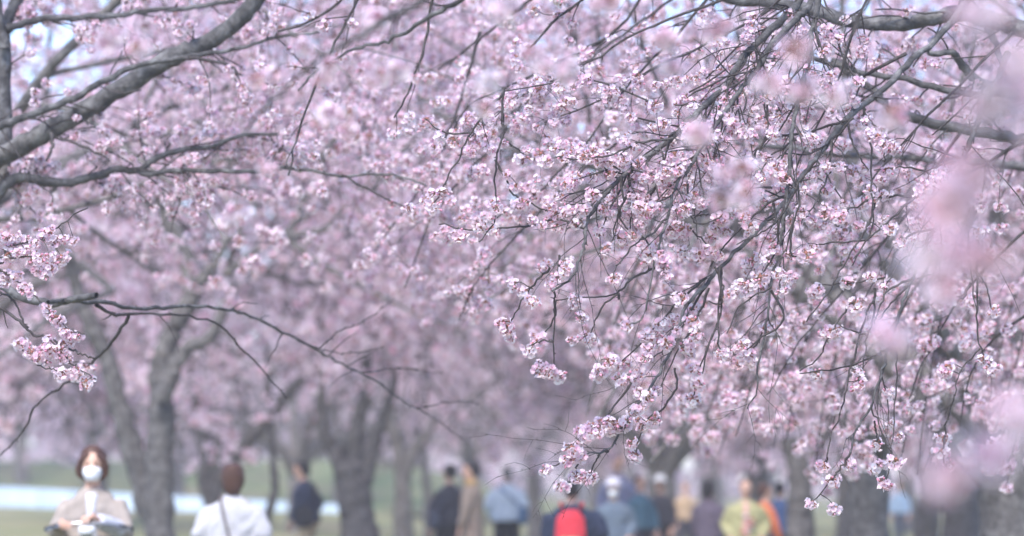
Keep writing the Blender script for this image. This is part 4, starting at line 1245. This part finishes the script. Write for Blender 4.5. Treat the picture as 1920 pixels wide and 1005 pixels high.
    loft(a, [(v(0, 0.0, lo), .18 * s * W, .155 * s), (v(0, 0, (lo + 1.05) / 2), .175 * s * W, .15 * s), (v(0, 0, 1.10), .165 * s * W, .14 * s), (v(0, 0.0, 1.24), .170 * s * W, .142 * s), (v(0, -0.005, 1.32), .160 * s * W, .125 * s), (v(0, -.01, 1.375), .118 * s * W, .10 * s), (v(0, -.008, 1.41), .080 * s * W, .08 * s), (v(0, -.004, 1.44), .064 * s, .066 * s)], 20)
    for (A, B_, W_) in armp:
        d = (W_ - B_) / np.linalg.norm(W_ - B_)
        loft(a, [(A + v(0, 0, .0), .052 * s * W, .062 * s), ((A * 3 + B_) / 4, .058 * s * W, .066 * s), ((A + B_) / 2, .060 * s * W, .066 * s), (B_, .058 * s * W, .060 * s), ((B_ + W_) / 2, .055 * s * W, .058 * s), (W_ - d * .015, .048 * s, .048 * s)], 14)
    child('jacket', remesh(a, 'jacket', [jacket], 0.018, 14, 0.006))
    if shirt is not None:       # front panel of a lighter garment in the open jacket
        a = Acc()
        loft(a, [(v(0, .115, 0.95), .055 * s, .05 * s), (v(0, .105, 1.15), .052 * s, .062 * s), (v(0, .095, 1.28), .038 * s, .066 * s), (v(0, .075, 1.36), .045 * s, .045 * s), (v(0, .06, 1.385), .046 * s, .035 * s)], 14)
        child('shirt', remesh(a, 'shirt', [shirt], 0.012, 2))
    if collar is not None:
        a = Acc()
        loft(a, [(v(0, 0, 1.40), .10 * s, .09 * s), (v(0, 0.005, 1.43), .088 * s, .085 * s), (v(0, .01, 1.475), .075 * s, .078 * s)], 16)
        child('collar', a.mesh('collar', [collar]))
    for kind, mat in extras:
        a = Acc()
        if kind == 'backpack':
            loft(a, [(v(0, -.20, 0.89), .12 * s, .06 * s), (v(0, -.24, 0.94), .160 * s, .10 * s), (v(0, -.245, 1.12), .165 * s, .11 * s), (v(0, -.23, 1.28), .150 * s, .095 * s), (v(0, -.20, 1.36), .09 * s, .06 * s)], 18)
            bp = child('backpack', remesh(a, 'backpack', [mat], 0.014, 2, 0.003))
            for sx in (1, -1):
                a = Acc(); a.tube([v(sx * .10, -.15, 1.40), v(sx * .11, 0, 1.44), v(sx * .115, .125, 1.33), v(sx * .13, .12, 1.15), v(sx * .12, -.1, 1.02)], [.016] * 5, 8)
                child('backpack_strap', a.mesh('strap', [mat]))
            a = Acc(); loft(a, [(v(0, -.345, 0.95), .10 * s, .02 * s), (v(0, -.360, 1.02), .115 * s, .028 * s), (v(0, -.35, 1.09), .10 * s, .02 * s)], 12)
            child('backpack_pocket', a.mesh('pocket', [cloth('tan_pocket', (0.55, 0.36, 0.22))]))
        if kind in ('bag', 'bag_left'):
            sx = 1 if kind == 'bag' else -1
            loft(a, [(v(sx * .24, -.06, 0.84), .05 * s, .10 * s), (v(sx * .25, -.06, 0.90), .07 * s, .14 * s), (v(sx * .25, -.06, 1.02), .065 * s, .13 * s), (v(sx * .24, -.06, 1.10), .04 * s, .09 * s)], 14)
            child('shoulder_bag', remesh(a, 'bag', [mat], 0.014, 2, 0.002))
            a = Acc(); a.tube([v(sx * .24, -.07, 1.08), v(sx * .08, -.17, 1.24), v(-sx * .10, -.12, 1.39), v(-sx * .12, 0, 1.435), v(-sx * .09, .13, 1.33), v(sx * .08, .16, 1.2), v(sx * .23, .0, 1.07)], [.011] * 7, 8)
            child('bag_strap', a.mesh('strap', [mat]))
        if kind == 'crossbody':
            a.tube([v(.02, -.165, 0.98), v(-.01, -.17, 1.12), v(-.05, -.172, 1.26), v(-.085, -.12, 1.39), v(-.10, 0, 1.44), v(-.05, .14, 1.30), v(.12, .16, 1.1), v(.2, .05, .95)], [.010] * 8, 8)
            child('bag_strap', a.mesh('strap', [mat]))
            a = Acc(); loft(a, [(v(.02, -.21, 0.90), .09 * s, .04 * s), (v(.02, -.215, 0.96), .12 * s, .05 * s), (v(.02, -.21, 1.06), .11 * s, .045 * s)], 14)
            child('shoulder_bag', remesh(a, 'bag', [mat], 0.012, 2))
        if kind == 'cuff':
            A, B_, W_ = armp[1]
            loft(a, [(B_ * .75 + W_ * .25, .060 * s, .062 * s), ((B_ + W_) / 2, .062 * s, .064 * s), (W_, .050 * s, .05 * s)], 12)
            child('sleeve', remesh(a, 'sleeve', [mat], 0.012, 2, 0.003))
        if kind == 'pattern':   # coloured blocks worn on the front
            for i in range(9):
                x, z = rng.uniform(-.08, .08), rng.uniform(1.0, 1.36)
                a = Acc(); loft(a, [(v(x - .03, .150, z), .006, .02), (v(x, .165, z), .012, .03), (v(x + .03, .150, z), .006, .02)], 8)
                child('print_patch', a.mesh('patch', [mat if i % 2 else cloth('white_patch', (0.75, 0.68, 0.66))]))
        if kind == 'camera':
            a = Acc(); loft(a, [(v(-.06, .40, 1.45), .035, .035), (v(.06, .40, 1.45), .035, .035)], 8)
            loft(a, [(v(0, .42, 1.45), .03, .03), (v(0, .52, 1.45), .032, .032)], 12)
            child('camera', a.mesh('camera', [mat]))
    return e


navy = cloth('navy_cloth', (0.022, 0.032, 0.065), (0.035, 0.045, 0.08))
dark = cloth('dark_cloth', (0.030, 0.030, 0.042), (0.05, 0.05, 0.065))
black = cloth('black_cloth', (0.022, 0.022, 0.025))
grey = cloth('grey_cloth', (0.16, 0.16, 0.17))
person(174, 25.5, 843, 'woman with brown bob, white face mask, beige cardigan and white top riding a bicycle', 178, cloth('beige_knit', (0.36, 0.315, 0.285), (0.28, 0.245, 0.22), 14, 1.0), grey, HAIR_B, 'bob', arms='bars', mask=True, width=1.13, extras=[('cuff', cloth('white_sleeve', (0.56, 0.58, 0.66)))],
       shirt=cloth('white_cotton', (0.60, 0.61, 0.66)), sit=True, vox=0.011)
person(437, 29.5, 872, 'brown haired woman in a loose cream top seen from behind with thin shoulder strap', 4, cloth('cream_blouse', (0.58, 0.58, 0.60), (0.47, 0.47, 0.51), 7, 1.0), cloth('brown_skirt', (0.12, 0.08, 0.06)), HAIR_B, 'long', width=1.27, arms='pocket', extras=[('crossbody', cloth('strap_brown', (0.16, 0.13, 0.125)))], coat_len=0.05)
person(578, 50, 866, 'person in a navy jacket and beige trousers with black bag beside the broad trunk', -70, navy, cloth('beige_chino', (0.58, 0.45, 0.28)), HAIR_K, 'short', arms='hip', width=1.45, lean=0.12, extras=[('bag_left', black)])
person(843, 50, 872, 'person in dark clothes with dark bag, left of the man in the brown coat', -25, dark, black, HAIR_K, 'short', arms='down', extras=[('bag_left', cloth('slate_bag', (0.07, 0.08, 0.11)))])
person(884, 48, 868, 'man in a long brown coat with ochre collar turned to the left', -80, cloth('brown_coat', (0.27, 0.215, 0.18), (0.21, 0.17, 0.14)), cloth('tan_trousers', (0.24, 0.18, 0.15)), HAIR_K, 'short', arms='down', width=1.12, coat_len=0.28, collar=cloth('ochre_scarf', (0.42, 0.28, 0.12)))
person(950, 55, 876, 'person in a light blue jacket with blue shoulder bag seen from behind', 8, cloth('light_blue_jacket', (0.58, 0.68, 0.78), (0.50, 0.61, 0.72)), black, HAIR_G, 'short', arms='pocket', width=1.30, lean=0.10, extras=[('bag', cloth('blue_bag', (0.10, 0.20, 0.34)))])
person(1072, 35, 900, 'person in a navy jacket carrying a bright red backpack', 4, navy, grey, HAIR_K, 'short', arms='hip', width=1.5, extras=[('backpack', cloth('red_backpack', (0.72, 0.055, 0.075), (0.60, 0.04, 0.06)))])
person(1158, 55, 853, 'tall man with dark cap of hair in a blue-grey top standing behind the pale hat', 176, cloth('blue_grey_top', (0.13, 0.17, 0.30), (0.20, 0.20, 0.32)), dark, HAIR_K, 'short', arms='down', width=1.0)
person(1150, 44, 903, 'masked person with pale hat and slate jacket in front of the tall man', 184, cloth('slate_jacket', (0.09, 0.12, 0.17), (0.14, 0.18, 0.22)), dark, HAIR_G, 'short', arms='pocket', width=1.2, mask=True, hat=cloth('pale_hat', (0.62, 0.60, 0.66)))
person(1200, 52, 893, 'person in a teal and navy jacket right of the slate jacket', 150, cloth('teal_jacket', (0.05, 0.13, 0.19), (0.09, 0.18, 0.24)), dark, HAIR_B, 'short', arms='down', width=1.0)
person(1238, 56, 896, 'person in black jacket and white hat behind the teal jacket', 200, dark, black, HAIR_K, 'short', arms='down', hat=cloth('white_hat', (0.72, 0.74, 0.78)))
person(1328, 46, 902, 'person in a dark purple coat left of the yellow-green jacket', 30, cloth('plum_coat', (0.075, 0.06, 0.085), (0.10, 0.08, 0.11)), black, HAIR_K, 'long', arms='down', width=1.12, coat_len=0.3)
person(1398, 43, 900, 'person in a yellow-green jacket over a red and white front', 182, cloth('yellow_green_jacket', (0.38, 0.36, 0.19), (0.31, 0.29, 0.15)), grey, HAIR_B, 'short', arms='pocket', width=1.22, shirt=cloth('pink_shirt', (0.68, 0.40, 0.36)), extras=[('pattern', cloth('red_patch', (0.55, 0.10, 0.08)))])
person(1434, 46, 908, 'person in an orange-red top half hidden behind the yellow-green jacket', 60, cloth('orange_top', (0.55, 0.15, 0.06)), dark, HAIR_B, 'short', arms='down', width=0.9)
person(1462, 50, 905, 'person in dark blue clothes beside the straight grey trunk', 20, cloth('deep_blue_cloth', (0.06, 0.10, 0.22)), dark, HAIR_K, 'short', arms='down', width=1.1)
person(1686, 82, 905, 'far person in a light blue top between the two right trunks', 180, cloth('sky_blue_top', (0.42, 0.58, 0.78)), cloth('slate_trousers', (0.12, 0.14, 0.18)), HAIR_K, 'short', arms='down', width=1.1)
person(1285, 68, 905, 'far person in a tan top behind the white hat', 180, cloth('tan_top', (0.45, 0.33, 0.22)), dark, HAIR_K, 'short', arms='down')


# ------------------------------------------------------------------ bicycle under the masked woman
def bicycle():
    loc = P(174, 895, 25.5); loc.z = 0
    e = empty('bicycle', loc, 'bicycle with dark handlebar and front basket ridden by the masked woman', 'bicycle', None, math.radians(-178))
    mf = simple('dark_blue_paint', (0.05, 0.07, 0.11), 0.35); mr = simple('tyre_rubber', (0.02, 0.02, 0.02), 0.8)
    mm = simple('bright_metal', (0.5, 0.5, 0.52), 0.3, metallic=0.9); mw = simple('white_plastic', (0.75, 0.77, 0.80), 0.4)

    def add(nm, mat, fn, par=e):
        a = Acc(); fn(a); o = bpy.data.objects.new(nm, a.mesh(nm, [mat])); C.objects.link(o); o.parent = par; return o

    def ring(a, c, R, r):
        th = np.linspace(0, 2 * math.pi, 33)
        a.tube([(c[0], c[1] + R * math.cos(t), c[2] + R * math.sin(t)) for t in th], [r] * 33, 8)
    for y in (0.62, -0.45):
        wh = add('wheel', mm, lambda a: ring(a, (0, y, .33), .285, .012))
        add('tyre', mr, lambda a: ring(a, (0, y, .33), .315, .018), wh)
        def sp(a):
            for k in range(18):
                t = k * math.pi / 9
                a.tube([(0, y, .33), (0, y + .28 * math.cos(t), .33 + .28 * math.sin(t))], [.0015, .0015], 4)
        add('spokes', mm, sp, wh)
        add('mudguard', mf, lambda a: a.tube([(0, y + .35 * math.cos(t), .33 + .35 * math.sin(t)) for t in np.linspace(.2, 2.9, 12)], [.02] * 12, 6))
    add('frame', mf, lambda a: (a.tube([(0, .42, .80), (0, .25, .45), (0, .0, .30)], [.02] * 3, 8), a.tube([(0, .0, .30), (0, -.14, .78)], [.018] * 2, 8), a.tube([(.03, 0, .3), (.04, -.45, .33)], [.01] * 2, 6), a.tube([(-.03, 0, .3), (-.04, -.45, .33)], [.01] * 2, 6), a.tube([(0, -.10, .66), (.04, -.45, .33)], [.01] * 2, 6), a.tube([(0, -.10, .66), (-.04, -.45, .33)], [.01] * 2, 6)))
    add('fork', mf, lambda a: (a.tube([(0, .42, .80), (0, .46, .66)], [.02, .02], 8), a.tube([(0, .46, .66), (.045, .50, .6), (.045, .62, .33)], [.012] * 3, 6), a.tube([(0, .46, .66), (-.045, .50, .6), (-.045, .62, .33)], [.012] * 3, 6)))
    hb = add('handlebar', mm, lambda a: (a.tube([(0, .42, .80), (0, .38, 1.20)], [.014, .014], 8), a.tube([(-.27, .33, 1.16), (-.20, .40, 1.18), (-.08, .43, 1.20), (.08, .43, 1.20), (.20, .40, 1.18), (.27, .33, 1.16)], [.012] * 6, 8)))
    for sx in (-1, 1):
        add('grip', mr, lambda a: a.tube([(sx * .28, .30, 1.16), (sx * .20, .40, 1.18)], [.018, .018], 8), hb)
        add('brake_lever', mm, lambda a: a.tube([(sx * .19, .43, 1.18), (sx * .24, .42, 1.16), (sx * .28, .37, 1.14)], [.006] * 3, 6), hb)
    add('headlight', mw, lambda a: loft(a, [((0, .50, 1.135), .05, .03), ((0, .52, 1.15), .055, .035), ((0, .52, 1.185), .05, .03)], 14))
    # wire basket
    bk = empty('basket', (0, 0, 0)); bk.parent = e
    bpy.data.objects.remove(bk)
    def basket(a):
        for z, sx, y0, y1 in ((1.10, .165, .47, .76), (1.01, .155, .48, .75), (.93, .145, .49, .74), (.83, .135, .50, .73)):
            a.tube([(-sx, y0, z), (sx, y0, z), (sx, y1, z), (-sx, y1, z), (-sx, y0, z)], [.014 if z > 1.05 else .004] * 5, 6)
        for k in range(15):
            f = -1 + 2 * k / 14
            a.tube([(f * .165, .76, 1.10), (f * .135, .73, .83), (f * .135, .50, .83), (f * .165, .47, 1.10)], [.003] * 4, 4)
    add('basket', simple('basket_wire', (0.07, 0.08, 0.10), 0.4), basket)
    add('saddle', mr, lambda a: loft(a, [((0, -.30, .86), .09, .03), ((0, -.20, .865), .10, .035), ((0, -.08, .86), .04, .025), ((0, 0.0, .855), .02, .02)], 14))
    add('seat_post', mm, lambda a: a.tube([(0, -.14, .76), (0, -.18, .85)], [.013] * 2, 8))
    add('crank', mm, lambda a: (a.tube([(.06, 0, .30), (.07, .0, .46)], [.01] * 2, 6), a.tube([(-.06, 0, .30), (-.07, 0, .14)], [.01] * 2, 6), a.tube([(-.06, 0, .3), (.06, 0, .3)], [.016] * 2, 8)))
    for sx, z in ((1, .46), (-1, .14)):
        add('pedal', mr, lambda a: loft(a, [((sx * .07, 0, z), .012, .03), ((sx * .16, 0, z), .012, .03)], 8))


bicycle()
